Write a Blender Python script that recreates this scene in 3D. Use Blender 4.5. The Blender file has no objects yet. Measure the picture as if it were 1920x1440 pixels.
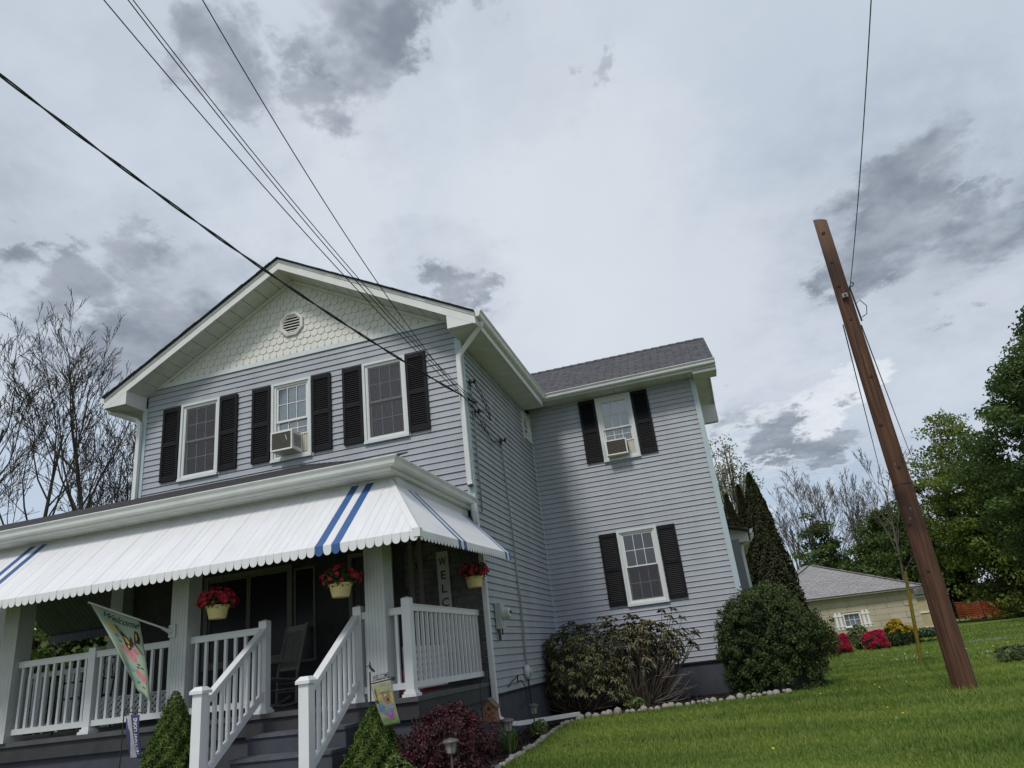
import bpy, math, random
import numpy as np
from mathutils import Vector, Matrix

random.seed(7)
rng = np.random.default_rng(7)
SC = bpy.context.scene
COL = SC.collection
R_ = math.radians

# ------------------------------------------------------------------ camera
CAM_R = (0.95520437, 0.27335262, -0.11341496)
CAM_U = (0.20152845, -0.32015275, 0.92568272)
CAM_F = (-0.21672769, 0.90707252, 0.36089963)
CAM_P = (3.183, -10.005, 0.416)
cd = bpy.data.cameras.new('camera')
cam = bpy.data.objects.new('camera', cd)
COL.objects.link(cam)
m = Matrix.Identity(4)
for i in range(3):
    m[i][0] = CAM_R[i]; m[i][1] = CAM_U[i]; m[i][2] = -CAM_F[i]; m[i][3] = CAM_P[i]
cam.matrix_world = m
cd.sensor_width = 36.0
cd.lens = 36.0 * 1330.0 / 1920.0
cd.clip_end = 3000
SC.camera = cam

SC.view_settings.view_transform = 'Standard'
SC.view_settings.look = 'None'
SC.view_settings.exposure = 0.65
SC.view_settings.gamma = 1.0
SC.view_settings.use_curve_mapping = False
SC.render.resolution_x = 1024
SC.render.resolution_y = 768
SC.cycles.max_bounces = 7
SC.cycles.transparent_max_bounces = 12

SUN_EL, SUN_AZ = R_(54), R_(10)      # sun stands in front of the house, a little to the left
sdir = Vector((math.sin(SUN_AZ) * math.cos(SUN_EL), math.cos(SUN_AZ) * math.cos(SUN_EL), -math.sin(SUN_EL)))
sd = bpy.data.lights.new('sun', 'SUN')
sd.energy = 1.5
sd.angle = R_(13)
sd.color = (1.0, 0.96, 0.9)
sun = bpy.data.objects.new('sun', sd)
COL.objects.link(sun)
sun.rotation_euler = sdir.to_track_quat('-Z', 'Y').to_euler()


def ray(px, py):
    """world direction seen at a pixel of the 1920x1440 photograph"""
    v = Vector(CAM_F) * 1330 + Vector(CAM_R) * (px - 960) + Vector(CAM_U) * (720 - py)
    return v.normalized()


def build_world():
    w = bpy.data.worlds.new('World')
    SC.world = w
    w.use_nodes = True
    nt = w.node_tree
    nt.nodes.clear()
    N, L = nt.nodes.new, nt.links.new
    out = N('ShaderNodeOutputWorld')
    tc = N('ShaderNodeTexCoord')
    nrm = N('ShaderNodeVectorMath'); nrm.operation = 'NORMALIZE'
    L(tc.outputs['Generated'], nrm.inputs[0])
    sep = N('ShaderNodeSeparateXYZ'); L(nrm.outputs[0], sep.inputs[0])

    def math_(op, a, b=None, c=None, clamp=False):
        n = N('ShaderNodeMath'); n.operation = op; n.use_clamp = clamp
        for i, x in enumerate((a, b, c)):
            if x is None:
                continue
            if isinstance(x, (int, float)):
                n.inputs[i].default_value = x
            else:
                L(x, n.inputs[i])
        return n.outputs[0]

    def noise(vec, scale, detail, rough, dist=0.0):
        n = N('ShaderNodeTexNoise'); n.noise_dimensions = '2D'
        n.inputs['Scale'].default_value = scale
        n.inputs['Detail'].default_value = detail
        n.inputs['Roughness'].default_value = rough
        n.inputs['Distortion'].default_value = dist
        L(vec, n.inputs['Vector'])
        return n

    def ramp(fac, a, b, v0=0.0, v1=1.0):
        n = N('ShaderNodeMapRange'); n.interpolation_type = 'SMOOTHSTEP'
        L(fac, n.inputs[0])
        n.inputs[1].default_value = a; n.inputs[2].default_value = b
        n.inputs[3].default_value = v0; n.inputs[4].default_value = v1
        return n.outputs[0]

    def mix(fac, a, b):
        n = N('ShaderNodeMix'); n.data_type = 'RGBA'
        if isinstance(fac, (int, float)):
            n.inputs[0].default_value = fac
        else:
            L(fac, n.inputs[0])
        for s, x in ((6, a), (7, b)):
            if isinstance(x, tuple):
                n.inputs[s].default_value = (*x, 1)
            else:
                L(x, n.inputs[s])
        return n.outputs[2]

    # cloud layer coordinates: the direction projected on a flat layer overhead
    den = math_('ADD', math_('MAXIMUM', sep.outputs['Z'], 0.0), 0.22)
    cx = math_('DIVIDE', sep.outputs['X'], den)
    cy = math_('DIVIDE', sep.outputs['Y'], den)
    comb = N('ShaderNodeCombineXYZ')
    L(cx, comb.inputs[0]); L(cy, comb.inputs[1])
    P = comb.outputs[0]
    big = noise(P, 0.75, 2, 0.5)
    fine = noise(P, 2.6, 5, 0.58)
    wisp = noise(P, 6.5, 4, 0.6)
    # ragged direction for the single dark clouds
    warp = noise(P, 3.6, 6, 0.66)
    wv = N('ShaderNodeVectorMath'); wv.operation = 'SUBTRACT'
    L(warp.outputs['Color'], wv.inputs[0]); wv.inputs[1].default_value = (0.5, 0.5, 0.5)
    ws = N('ShaderNodeVectorMath'); ws.operation = 'SCALE'
    L(wv.outputs[0], ws.inputs[0]); ws.inputs['Scale'].default_value = 0.26
    wa = N('ShaderNodeVectorMath'); wa.operation = 'ADD'
    L(nrm.outputs[0], wa.inputs[0]); L(ws.outputs[0], wa.inputs[1])
    wn = N('ShaderNodeVectorMath'); wn.operation = 'NORMALIZE'; L(wa.outputs[0], wn.inputs[0])
    D = wn.outputs[0]

    def blobs(items, vec):
        cur = None
        for px, py, rad, k in items:
            c = ray(px, py)
            d = N('ShaderNodeVectorMath'); d.operation = 'DOT_PRODUCT'
            L(vec, d.inputs[0]); d.inputs[1].default_value = c
            v = ramp(d.outputs['Value'], math.cos(math.atan(rad / 1330.0) * 1.35), math.cos(math.atan(rad / 1330.0) * 0.15), 0, k)
            cur = v if cur is None else math_('MAXIMUM', cur, v)
        return cur
    dark = blobs([(640, 150, 62, .85), (680, 60, 72, .85), (420, 140, 75, .6), (575, 195, 60, .6), (920, 20, 55, .5), (760, 5, 60, .6),
                  (330, 560, 95, .8), (240, 600, 90, .75), (75, 510, 65, .8), (450, 520, 70, .8), (290, 500, 60, .6),
                  (830, 530, 60, .85), (890, 545, 40, .6), (1690, 350, 75, .9), (1640, 450, 85, .95), (1800, 450, 80, .95), (1880, 400, 70, .9),
                  (1740, 290, 55, .6), (1580, 430, 50, .7), (1140, 172, 26, .45), (1500, 835, 55, .9), (1570, 815, 45, .7), (1400, 765, 45, .5),
                  (-250, 300, 200, .35), (2200, 300, 200, .5), (900, -420, 240, .5)], D)
    cum = blobs([(1530, 745, 48, 1.0), (1580, 765, 40, .9), (1470, 785, 40, .9), (1420, 830, 36, .7), (1380, 900, 40, .8), (1520, 890, 36, .7)], D)
    white = blobs([(1390, 900, 80, .7), (1490, 950, 90, .7), (1090, 480, 260, .7), (1330, 620, 260, .6),
                   (620, 380, 160, .5), (980, 700, 200, .5), (1750, 620, 160, .5)], D)
    mid = blobs([(160, 120, 160, .4), (400, 140, 130, .5), (660, 90, 150, .5), (60, 500, 150, .6), (330, 580, 190, .8), (520, 600, 120, .5), (830, 520, 120, .6), (1720, 400, 240, .8), (1880, 330, 160, .5), (1480, 840, 130, .6), (1560, 930, 120, .4), (1000, 60, 160, .4)], D)
    blue = blobs([(1480, 985, 100, .9), (1560, 950, 70, .8), (1430, 900, 60, .6), (60, 900, 140, .5), (160, 760, 90, .4)], D)

    sky = N('ShaderNodeTexSky'); sky.sky_type = 'NISHITA'
    sky.sun_disc = False
    sky.sun_elevation = SUN_EL
    sky.sun_rotation = math.pi + SUN_AZ
    sky.altitude = 200
    skys = N('ShaderNodeVectorMath'); skys.operation = 'SCALE'
    L(sky.outputs[0], skys.inputs[0]); skys.inputs['Scale'].default_value = 0.10
    # thin high overcast: brightest overhead, with broad soft variation
    over = mix(ramp(big.outputs['Fac'], 0.3, 0.7), (0.50, 0.565, 0.655), (0.60, 0.66, 0.735))
    over = mix(math_('MULTIPLY', ramp(fine.outputs['Fac'], 0.48, 0.74), 0.2), over, (0.44, 0.48, 0.55))
    over = mix(math_('MULTIPLY', ramp(wisp.outputs['Fac'], 0.5, 0.75), 0.18), over, (0.66, 0.69, 0.74))
    over = mix(math_('MULTIPLY', cum, 0.95), over, (0.88, 0.90, 0.93))
    over = mix(math_('MULTIPLY', white, 0.8), over, (0.72, 0.755, 0.80))
    over = mix(math_('MULTIPLY', blue, 0.7), over, (0.36, 0.50, 0.68))
    over = mix(math_('MULTIPLY', mid, 0.5), over, mix(ramp(wisp.outputs['Fac'], 0.35, 0.65), (0.31, 0.355, 0.43), (0.45, 0.50, 0.58)))
    rag = ramp(fine.outputs['Fac'], 0.32, 0.55, 0.25, 1.0)
    dk = math_('MULTIPLY', ramp(math_('MULTIPLY', dark, rag), 0.06, 0.78), 0.9, clamp=True)
    over = mix(dk, over, mix(ramp(wisp.outputs['Fac'], 0.3, 0.7), (0.185, 0.215, 0.265), (0.33, 0.365, 0.42)))
    full = mix(0.07, over, skys.outputs[0])
    bg = N('ShaderNodeBackground'); L(full, bg.inputs[0]); bg.inputs[1].default_value = 0.70
    L(bg.outputs[0], out.inputs[0])
    w.cycles.sampling_method = 'MANUAL'
    w.cycles.sample_map_resolution = 128


build_world()

# ------------------------------------------------------------------ materials
MATS = {}


def mat(name, color, rough=0.6, var=0.0, vscale=6.0, bump=0.0, bscale=40.0, color2=None, metal=0.0, spec=0.5, attr=None, coat=0.0,
        stretch=None, translucent=0.0):
    if name in MATS:
        return MATS[name]
    M = bpy.data.materials.new(name); M.use_nodes = True
    nt = M.node_tree; N, L = nt.nodes.new, nt.links.new
    b = nt.nodes['Principled BSDF']
    b.inputs['Roughness'].default_value = rough
    b.inputs['Metallic'].default_value = metal
    b.inputs['Specular IOR Level'].default_value = spec
    b.inputs['Coat Weight'].default_value = coat
    b.inputs['Base Color'].default_value = (*color, 1)
    tc = N('ShaderNodeNewGeometry')
    src = tc.outputs['Position']
    if stretch:
        mp = N('ShaderNodeMapping'); mp.inputs['Scale'].default_value = stretch
        L(src, mp.inputs[0]); src = mp.outputs[0]
    last = None
    if var > 0 or color2:
        n = N('ShaderNodeTexNoise'); n.inputs['Scale'].default_value = vscale; n.inputs['Detail'].default_value = 7
        n.inputs['Roughness'].default_value = 0.62
        L(src, n.inputs['Vector'])
        mr = N('ShaderNodeMapRange'); L(n.outputs['Fac'], mr.inputs[0])
        mr.inputs[1].default_value = 0.3; mr.inputs[2].default_value = 0.7
        mx = N('ShaderNodeMix'); mx.data_type = 'RGBA'
        L(mr.outputs[0], mx.inputs[0])
        c2 = color2 or tuple(min(1, c * (1 + var)) for c in color)
        c1 = color if color2 else tuple(c * (1 - var) for c in color)
        mx.inputs[6].default_value = (*c1, 1); mx.inputs[7].default_value = (*c2, 1)
        last = mx.outputs[2]
    if attr:
        at = N('ShaderNodeAttribute'); at.attribute_name = attr[0]
        mx = N('ShaderNodeMix'); mx.data_type = 'RGBA'
        L(at.outputs['Fac'], mx.inputs[0])
        if last is not None:
            L(last, mx.inputs[6])
        else:
            mx.inputs[6].default_value = (*color, 1)
        mx.inputs[7].default_value = (*attr[1], 1)
        last = mx.outputs[2]
    if last is not None:
        L(last, b.inputs['Base Color'])
    if bump > 0:
        n2 = N('ShaderNodeTexNoise'); n2.inputs['Scale'].default_value = bscale; n2.inputs['Detail'].default_value = 5
        L(src, n2.inputs['Vector'])
        bp = N('ShaderNodeBump'); bp.inputs['Strength'].default_value = bump; bp.inputs['Distance'].default_value = 0.01
        L(n2.outputs['Fac'], bp.inputs['Height']); L(bp.outputs[0], b.inputs['Normal'])
    if translucent > 0:
        tr = N('ShaderNodeBsdfTranslucent')
        if last is not None:
            L(last, tr.inputs[0])
        else:
            tr.inputs[0].default_value = (*color, 1)
        ms = N('ShaderNodeMixShader'); ms.inputs[0].default_value = translucent
        L(b.outputs[0], ms.inputs[1]); L(tr.outputs[0], ms.inputs[2])
        L(ms.outputs[0], nt.nodes['Material Output'].inputs[0])
    MATS[name] = M
    return M


def glass_mat(name, tint, mixv=0.75, rough=0.03):
    """window glass: see-through, mirror-like by angle"""
    M = bpy.data.materials.new(name); M.use_nodes = True
    nt = M.node_tree; N, L = nt.nodes.new, nt.links.new
    nt.nodes.remove(nt.nodes['Principled BSDF'])
    tr = N('ShaderNodeBsdfTransparent'); tr.inputs[0].default_value = (*tint, 1)
    gl = N('ShaderNodeBsdfGlossy'); gl.inputs['Roughness'].default_value = rough
    lw = N('ShaderNodeFresnel'); lw.inputs[0].default_value = 1.6
    mp = N('ShaderNodeMath'); mp.operation = 'MULTIPLY_ADD'; mp.inputs[1].default_value = 1.5; mp.inputs[2].default_value = 0.05
    L(lw.outputs[0], mp.inputs[0])
    ms = N('ShaderNodeMixShader'); L(mp.outputs[0], ms.inputs[0]); L(tr.outputs[0], ms.inputs[1]); L(gl.outputs[0], ms.inputs[2])
    L(ms.outputs[0], nt.nodes['Material Output'].inputs[0])
    return M


def screen_mat():
    """fine grey insect mesh: half open, half dark wire"""
    M = bpy.data.materials.new('insect_screen'); M.use_nodes = True
    nt = M.node_tree; N, L = nt.nodes.new, nt.links.new
    b = nt.nodes['Principled BSDF']; b.inputs['Base Color'].default_value = (.055, .055, .065, 1); b.inputs['Roughness'].default_value = .7
    tr = N('ShaderNodeBsdfTransparent')
    ms = N('ShaderNodeMixShader'); ms.inputs[0].default_value = .38
    L(tr.outputs[0], ms.inputs[1]); L(b.outputs[0], ms.inputs[2])
    L(ms.outputs[0], nt.nodes['Material Output'].inputs[0])
    return M


def shingle_mat(name, c1, c2, c3, row=0.14, width=0.3):
    """asphalt shingle tabs laid out in metres by UV (u along the eave, v up the slope)"""
    M = bpy.data.materials.new(name); M.use_nodes = True
    nt = M.node_tree; N, L = nt.nodes.new, nt.links.new
    b = nt.nodes['Principled BSDF']; b.inputs['Roughness'].default_value = .92; b.inputs['Specular IOR Level'].default_value = .25
    tc = N('ShaderNodeTexCoord')
    br = N('ShaderNodeTexBrick'); L(tc.outputs['UV'], br.inputs['Vector'])
    br.inputs['Color1'].default_value = (*c1, 1); br.inputs['Color2'].default_value = (*c2, 1); br.inputs['Mortar'].default_value = (*[c * .35 for c in c1], 1)
    br.inputs['Scale'].default_value = 1; br.inputs['Brick Width'].default_value = width; br.inputs['Row Height'].default_value = row
    br.inputs['Mortar Size'].default_value = .012; br.inputs['Mortar Smooth'].default_value = .5; br.inputs['Bias'].default_value = 0
    n = N('ShaderNodeTexNoise'); n.inputs['Scale'].default_value = 9; n.inputs['Detail'].default_value = 8; L(tc.outputs['UV'], n.inputs['Vector'])
    mr = N('ShaderNodeMapRange'); L(n.outputs['Fac'], mr.inputs[0]); mr.inputs[1].default_value = .35; mr.inputs[2].default_value = .7
    mx = N('ShaderNodeMix'); mx.data_type = 'RGBA'; L(mr.outputs[0], mx.inputs[0]); L(br.outputs['Color'], mx.inputs[6]); mx.inputs[7].default_value = (*c3, 1)
    mm = N('ShaderNodeMath'); mm.operation = 'MULTIPLY'; mm.inputs[1].default_value = .6; L(mr.outputs[0], mm.inputs[0]); L(mm.outputs[0], mx.inputs[0])
    L(mx.outputs[2], b.inputs['Base Color'])
    bp = N('ShaderNodeBump'); bp.inputs['Strength'].default_value = .9; bp.inputs['Distance'].default_value = .012; bp.invert = True
    L(br.outputs['Fac'], bp.inputs['Height']); L(bp.outputs[0], b.inputs['Normal'])
    return M


SIDING = mat('grey_vinyl_siding', (.308, .325, .362), .5, .11, 2.2, .08, 8, spec=.4, stretch=(1, 1, .35))
CASE = mat('window_casing', (.53, .565, .57), .5, .05, 5)
TRIM = mat('pale_blue_trim', (.36, .44, .475), .5, .05, 5)
WHITE = mat('white_trim_paint', (.60, .60, .595), .5, .06, 4, .04, 30)
SOFFIT = mat('soffit_vinyl', (.55, .54, .52), .55, .1, 5)
SCALE = mat('cream_scallop_vinyl', (.58, .57, .535), .6, .06, 6, .15, 60)
RAILW = mat('white_railing_vinyl', (.62, .63, .65), .4, .04, 6)
COLW = mat('column_paint', (.47, .48, .485), .5, .08, 4)
SHUT = mat('black_plum_shutter', (.0055, .0055, .008), .6, .2, 10, spec=.2)
GUT = mat('white_gutter_metal', (.60, .60, .60), .38, .08, 3)
FOUND = mat('slate_blue_masonry_paint', (.045, .050, .065), .75, .25, 3, .25, 14)
SKIRT = mat('charcoal_skirt_board', (.030, .030, .034), .7, .3, 5)
FLOORM = mat('porch_floor_paint', (.07, .07, .077), .6, .2, 5)
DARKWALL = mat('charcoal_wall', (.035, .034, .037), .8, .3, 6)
STONE = mat('charcoal_ledge_stone', (.05, .048, .05), .85, color2=(.16, .15, .15), vscale=3.5, bump=.8, bscale=18)
AWW = mat('awning_white_enamel', (.64, .64, .66), .42, .06, 3.5, .06, 6, stretch=(2.2, .5, .5))
AWB = mat('awning_blue_enamel', (.026, .085, .24), .42, .08, 4)
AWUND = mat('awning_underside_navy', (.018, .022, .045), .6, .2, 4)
AWU = mat('awning_corner_enamel', (.62, .62, .62), .45, .05, 4)
DARKM = mat('black_metal', (.012, .012, .014), .45, .3, 12)
CABLE = mat('black_cable_rubber', (.010, .010, .014), .6)
ROOF = shingle_mat('charcoal_shingles', (.072, .071, .080), (.045, .044, .050), (.115, .112, .122), .17, .34)
ROOFD = shingle_mat('black_brown_shingles', (.035, .033, .036), (.022, .020, .022), (.06, .056, .058), .1, .3)
ROOFG = shingle_mat('grey_garage_shingles', (.26, .255, .26), (.19, .185, .19), (.33, .32, .32), .16, .4)
GLASS = glass_mat('window_glass', (.86, .9, .9))
GLASSD = glass_mat('dark_window_glass', (.5, .52, .54))
SCREEN = screen_mat()
CURTAIN = mat('white_curtain', (.68, .68, .68), .8, .05, 3)
CURTAING = mat('grey_curtain', (.27, .27, .285), .85, .15, 3)
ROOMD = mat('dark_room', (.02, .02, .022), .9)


# ------------------------------------------------------------------ mesh helpers
class MB:
    def __init__(self, M=None):
        self.v = []; self.f = []; self.uv = None; self.M = M

    def add(self, vs, fs):
        o = len(self.v)
        if self.M is not None:
            vs = [tuple(self.M @ Vector(p)) for p in vs]
        self.v += [tuple(p) for p in vs]
        self.f += [tuple(i + o for i in f) for f in fs]
        return self

    def box(self, a, b, T=None):
        x0, y0, z0 = a; x1, y1, z1 = b
        vs = [(x0, y0, z0), (x1, y0, z0), (x1, y1, z0), (x0, y1, z0), (x0, y0, z1), (x1, y0, z1), (x1, y1, z1), (x0, y1, z1)]
        if T is not None:
            vs = [tuple(T @ Vector(p)) for p in vs]
        return self.add(vs, [(0, 3, 2, 1), (4, 5, 6, 7), (0, 1, 5, 4), (1, 2, 6, 5), (2, 3, 7, 6), (3, 0, 4, 7)])

    def bar(self, p, q, w, h, up=(0, 0, 1)):
        """square bar from p to q, w wide and h high"""
        p, q = Vector(p), Vector(q); d = (q - p).normalized(); u = Vector(up)
        s = d.cross(u)
        if s.length < 1e-5:
            s = d.cross(Vector((1, 0, 0)))
        s.normalize(); u = s.cross(d).normalized()
        vs = []
        for c in (p, q):
            for a, b in ((-1, -1), (1, -1), (1, 1), (-1, 1)):
                vs.append(c + s * (a * w / 2) + u * (b * h / 2))
        return self.add(vs, [(3, 2, 1, 0), (4, 5, 6, 7), (0, 1, 5, 4), (1, 2, 6, 5), (2, 3, 7, 6), (3, 0, 4, 7)])

    def prism(self, poly, off):
        """polygon (3-D points) extruded by the vector off"""
        n = len(poly); off = Vector(off)
        vs = [Vector(p) for p in poly] + [Vector(p) + off for p in poly]
        fs = [tuple(range(n - 1, -1, -1)), tuple(range(n, 2 * n))]
        fs += [(i, (i + 1) % n, n + (i + 1) % n, n + i) for i in range(n)]
        return self.add(vs, fs)

    def tube(self, pts, rad, n=6, caps=True):
        pts = [Vector(p) for p in pts]
        if not hasattr(rad, '__len__'):
            rad = [rad] * len(pts)
        vs = []; s = None
        for i, p in enumerate(pts):
            d = (pts[min(i + 1, len(pts) - 1)] - pts[max(i - 1, 0)]).normalized()
            if s is None:
                s = d.cross(Vector((0, 0, 1)))
                if s.length < 1e-3:
                    s = d.cross(Vector((1, 0, 0)))
            else:
                s = s - d * s.dot(d)
            s.normalize(); t = d.cross(s)
            for k in range(n):
                a = 2 * math.pi * k / n
                vs.append(p + (s * math.cos(a) + t * math.sin(a)) * rad[i])
        fs = []
        for i in range(len(pts) - 1):
            for k in range(n):
                fs.append((i * n + k, i * n + (k + 1) % n, (i + 1) * n + (k + 1) % n, (i + 1) * n + k))
        if caps:
            fs.append(tuple(range(n - 1, -1, -1))); fs.append(tuple((len(pts) - 1) * n + k for k in range(n)))
        return self.add(vs, fs)

    def pipe(self, pts, w, h, up=(0, 0, 1)):
        """rectangular downspout along a path with mitred corners"""
        pts = [Vector(p) for p in pts]; vs = []
        s0 = None
        for i, p in enumerate(pts):
            d = (pts[min(i + 1, len(pts) - 1)] - pts[max(i - 1, 0)]).normalized()
            if s0 is None:
                s0 = Vector(up)
            s = (s0 - d * s0.dot(d)).normalized(); t = d.cross(s)
            for a, b in ((-1, -1), (-.75, -1.12), (.75, -1.12), (1, -1), (1, 1), (.75, 1.12), (-.75, 1.12), (-1, 1)):
                vs.append(p + s * (a * w / 2) + t * (b * h / 2))
        fs = []
        for i in range(len(pts) - 1):
            for k in range(8):
                fs.append((i * 8 + k, i * 8 + (k + 1) % 8, i * 8 + 8 + (k + 1) % 8, i * 8 + 8 + k))
        fs.append(tuple(range(7, -1, -1))); fs.append(tuple((len(pts) - 1) * 8 + k for k in range(8)))
        return self.add(vs, fs)

    def lathe(self, prof, n=16, c=(0, 0, 0)):
        vs = []; fs = []
        for r, z in prof:
            for k in range(n):
                a = 2 * math.pi * k / n
                vs.append((c[0] + r * math.cos(a), c[1] + r * math.sin(a), c[2] + z))
        for i in range(len(prof) - 1):
            for k in range(n):
                fs.append((i * n + k, i * n + (k + 1) % n, (i + 1) * n + (k + 1) % n, (i + 1) * n + k))
        fs.append(tuple(range(n - 1, -1, -1))); fs.append(tuple((len(prof) - 1) * n + k for k in range(n)))
        return self.add(vs, fs)

    def mesh(self, name, material=None, smooth=False):
        me = bpy.data.meshes.new(name)
        me.from_pydata([tuple(p) for p in self.v], [], self.f)
        if self.uv is not None:
            ul = me.uv_layers.new(name='UVMap')
            for i, l in enumerate(me.loops):
                ul.data[i].uv = self.uv[l.vertex_index]
        if material:
            me.materials.append(material)
        if smooth:
            me.polygons.foreach_set('use_smooth', [True] * len(me.polygons))
        me.update()
        return me


def tag(o, label=None, cat=None, group=None, kind=None):
    if label: o['label'] = label
    if cat: o['category'] = cat
    if group: o['group'] = group
    if kind: o['kind'] = kind
    return o


def link(name, me, parent=None, local=False):
    o = bpy.data.objects.new(name, me)
    COL.objects.link(o)
    if parent is not None:
        o.parent = parent
        if not local and parent.parent is None and parent.type == 'EMPTY':
            o.matrix_parent_inverse = Matrix.Translation(-Vector(parent.location))
    return o


def obj(name, mb, material, parent=None, smooth=False, local=False):
    return link(name, mb.mesh(name, material, smooth), parent, local)


def empty(name, loc, label, cat, group=None, rz=0.0):
    e = bpy.data.objects.new(name, None)
    COL.objects.link(e)
    e.location = loc; e.rotation_euler = (0, 0, rz); e.empty_display_size = .2
    return tag(e, label, cat, group)


def copy_tree(o, parent=None):
    c = o.copy(); COL.objects.link(c); c.parent = parent
    for ch in o.children:
        copy_tree(ch, c)
    return c


def text_mesh(s, size):
    """flat letters of the built-in font: (verts 2-D, faces, width)"""
    cu = bpy.data.curves.new('t', 'FONT'); cu.body = s; cu.size = size; cu.resolution_u = 2; cu.offset = .018 * size
    o = bpy.data.objects.new('t', cu); COL.objects.link(o)
    dg = bpy.context.evaluated_depsgraph_get()
    me = o.evaluated_get(dg).to_mesh()
    vs = [(p.co.x, p.co.y) for p in me.vertices]; fs = [tuple(p.vertices) for p in me.polygons]
    o.evaluated_get(dg).to_mesh_clear()
    bpy.data.objects.remove(o); bpy.data.curves.remove(cu)
    xs = [v[0] for v in vs]; ys = [v[1] for v in vs]
    return vs, fs, (min(xs), max(xs), min(ys), max(ys))


def np_mesh(name, V, F, material, tint=None, smooth=False):
    """mesh from numpy arrays; F is (n,3) or (n,4)"""
    me = bpy.data.meshes.new(name)
    n, k = F.shape
    me.vertices.add(len(V)); me.vertices.foreach_set('co', V.astype(np.float32).ravel())
    me.loops.add(n * k); me.loops.foreach_set('vertex_index', F.astype(np.int32).ravel())
    me.polygons.add(n)
    me.polygons.foreach_set('loop_start', np.arange(0, n * k, k, dtype=np.int32))
    me.polygons.foreach_set('loop_total', np.full(n, k, dtype=np.int32))
    if smooth:
        me.polygons.foreach_set('use_smooth', np.ones(n, dtype=bool))
    if tint is not None:
        a = me.attributes.new('tint', 'FLOAT', 'POINT'); a.data.foreach_set('value', tint.astype(np.float32))
    me.materials.append(material)
    me.update(calc_edges=True)
    return me


def leaf_arrays(P, size, aspect=.55, up=.35, normal=None, fold=.18):
    """one folded four-point leaf at each point of P, facing outward along normal (or anyhow)"""
    n = len(P)
    d = rng.normal(size=(n, 3))
    if normal is not None:
        d = d * .7 + normal
    d[:, 2] += up * rng.random(n)
    d /= np.linalg.norm(d, axis=1)[:, None] + 1e-9
    a = rng.normal(size=(n, 3)); a -= d * (a * d).sum(1)[:, None]; a /= np.linalg.norm(a, axis=1)[:, None] + 1e-9
    b = np.cross(d, a)
    s = (size * (.65 + .7 * rng.random(n)))[:, None] if np.ndim(size) == 0 else size[:, None]
    V = np.empty((n, 4, 3))
    V[:, 0] = P - a * s * .5; V[:, 2] = P + a * s * .5 - d * s * .12
    V[:, 1] = P + b * s * aspect * .5 + d * s * fold; V[:, 3] = P - b * s * aspect * .5 + d * s * fold
    F = np.empty((n, 2, 3), dtype=np.int64); base = np.arange(n)[:, None] * 4
    F[:, 0] = base + np.array([0, 1, 2]); F[:, 1] = base + np.array([0, 2, 3])
    t = np.repeat(rng.random(n), 4)
    return V.reshape(-1, 3), F.reshape(-1, 3), t


def foliage(name, P, size, material, parent=None, normal=None, aspect=.55, up=.35, tint=None, local=False):
    V, F, t = leaf_arrays(P, size, aspect, up, normal)
    if tint is not None:
        t = np.clip(np.repeat(tint, 4) + (t - .5) * .35, 0, 1)
    return link(name, np_mesh(name, V, F, material, t), parent, local)


def leaf_mat(name, c1, c2, rough=.5, tr=.3):
    return mat(name, c1, rough, attr=('tint', c2), translucent=tr, spec=.35)


G = -0.58          # ground level round the house


def ground_z(x, y):
    """lawn level: flat round the house, falling to the road in front of the camera"""
    z = G
    if y < -4.2:
        z += -.085 * (-4.2 - y)
    if y > 18:
        z += -.002 * (y - 18)
    return z


def G0(x, y, z=0.0):
    return Vector((x, y, ground_z(x, y) + z))


def at(px, py, x=None, y=None, z=None, D=None):
    v = ray(px, py); c = Vector(CAM_P)
    if x is not None: t = (x - c.x) / v.x
    elif y is not None: t = (y - c.y) / v.y
    elif z is not None: t = (z - c.z) / v.z
    else:
        fh = Vector((CAM_F[0], CAM_F[1], 0)).normalized(); t = D / v.dot(fh)
    return c + v * t

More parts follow.
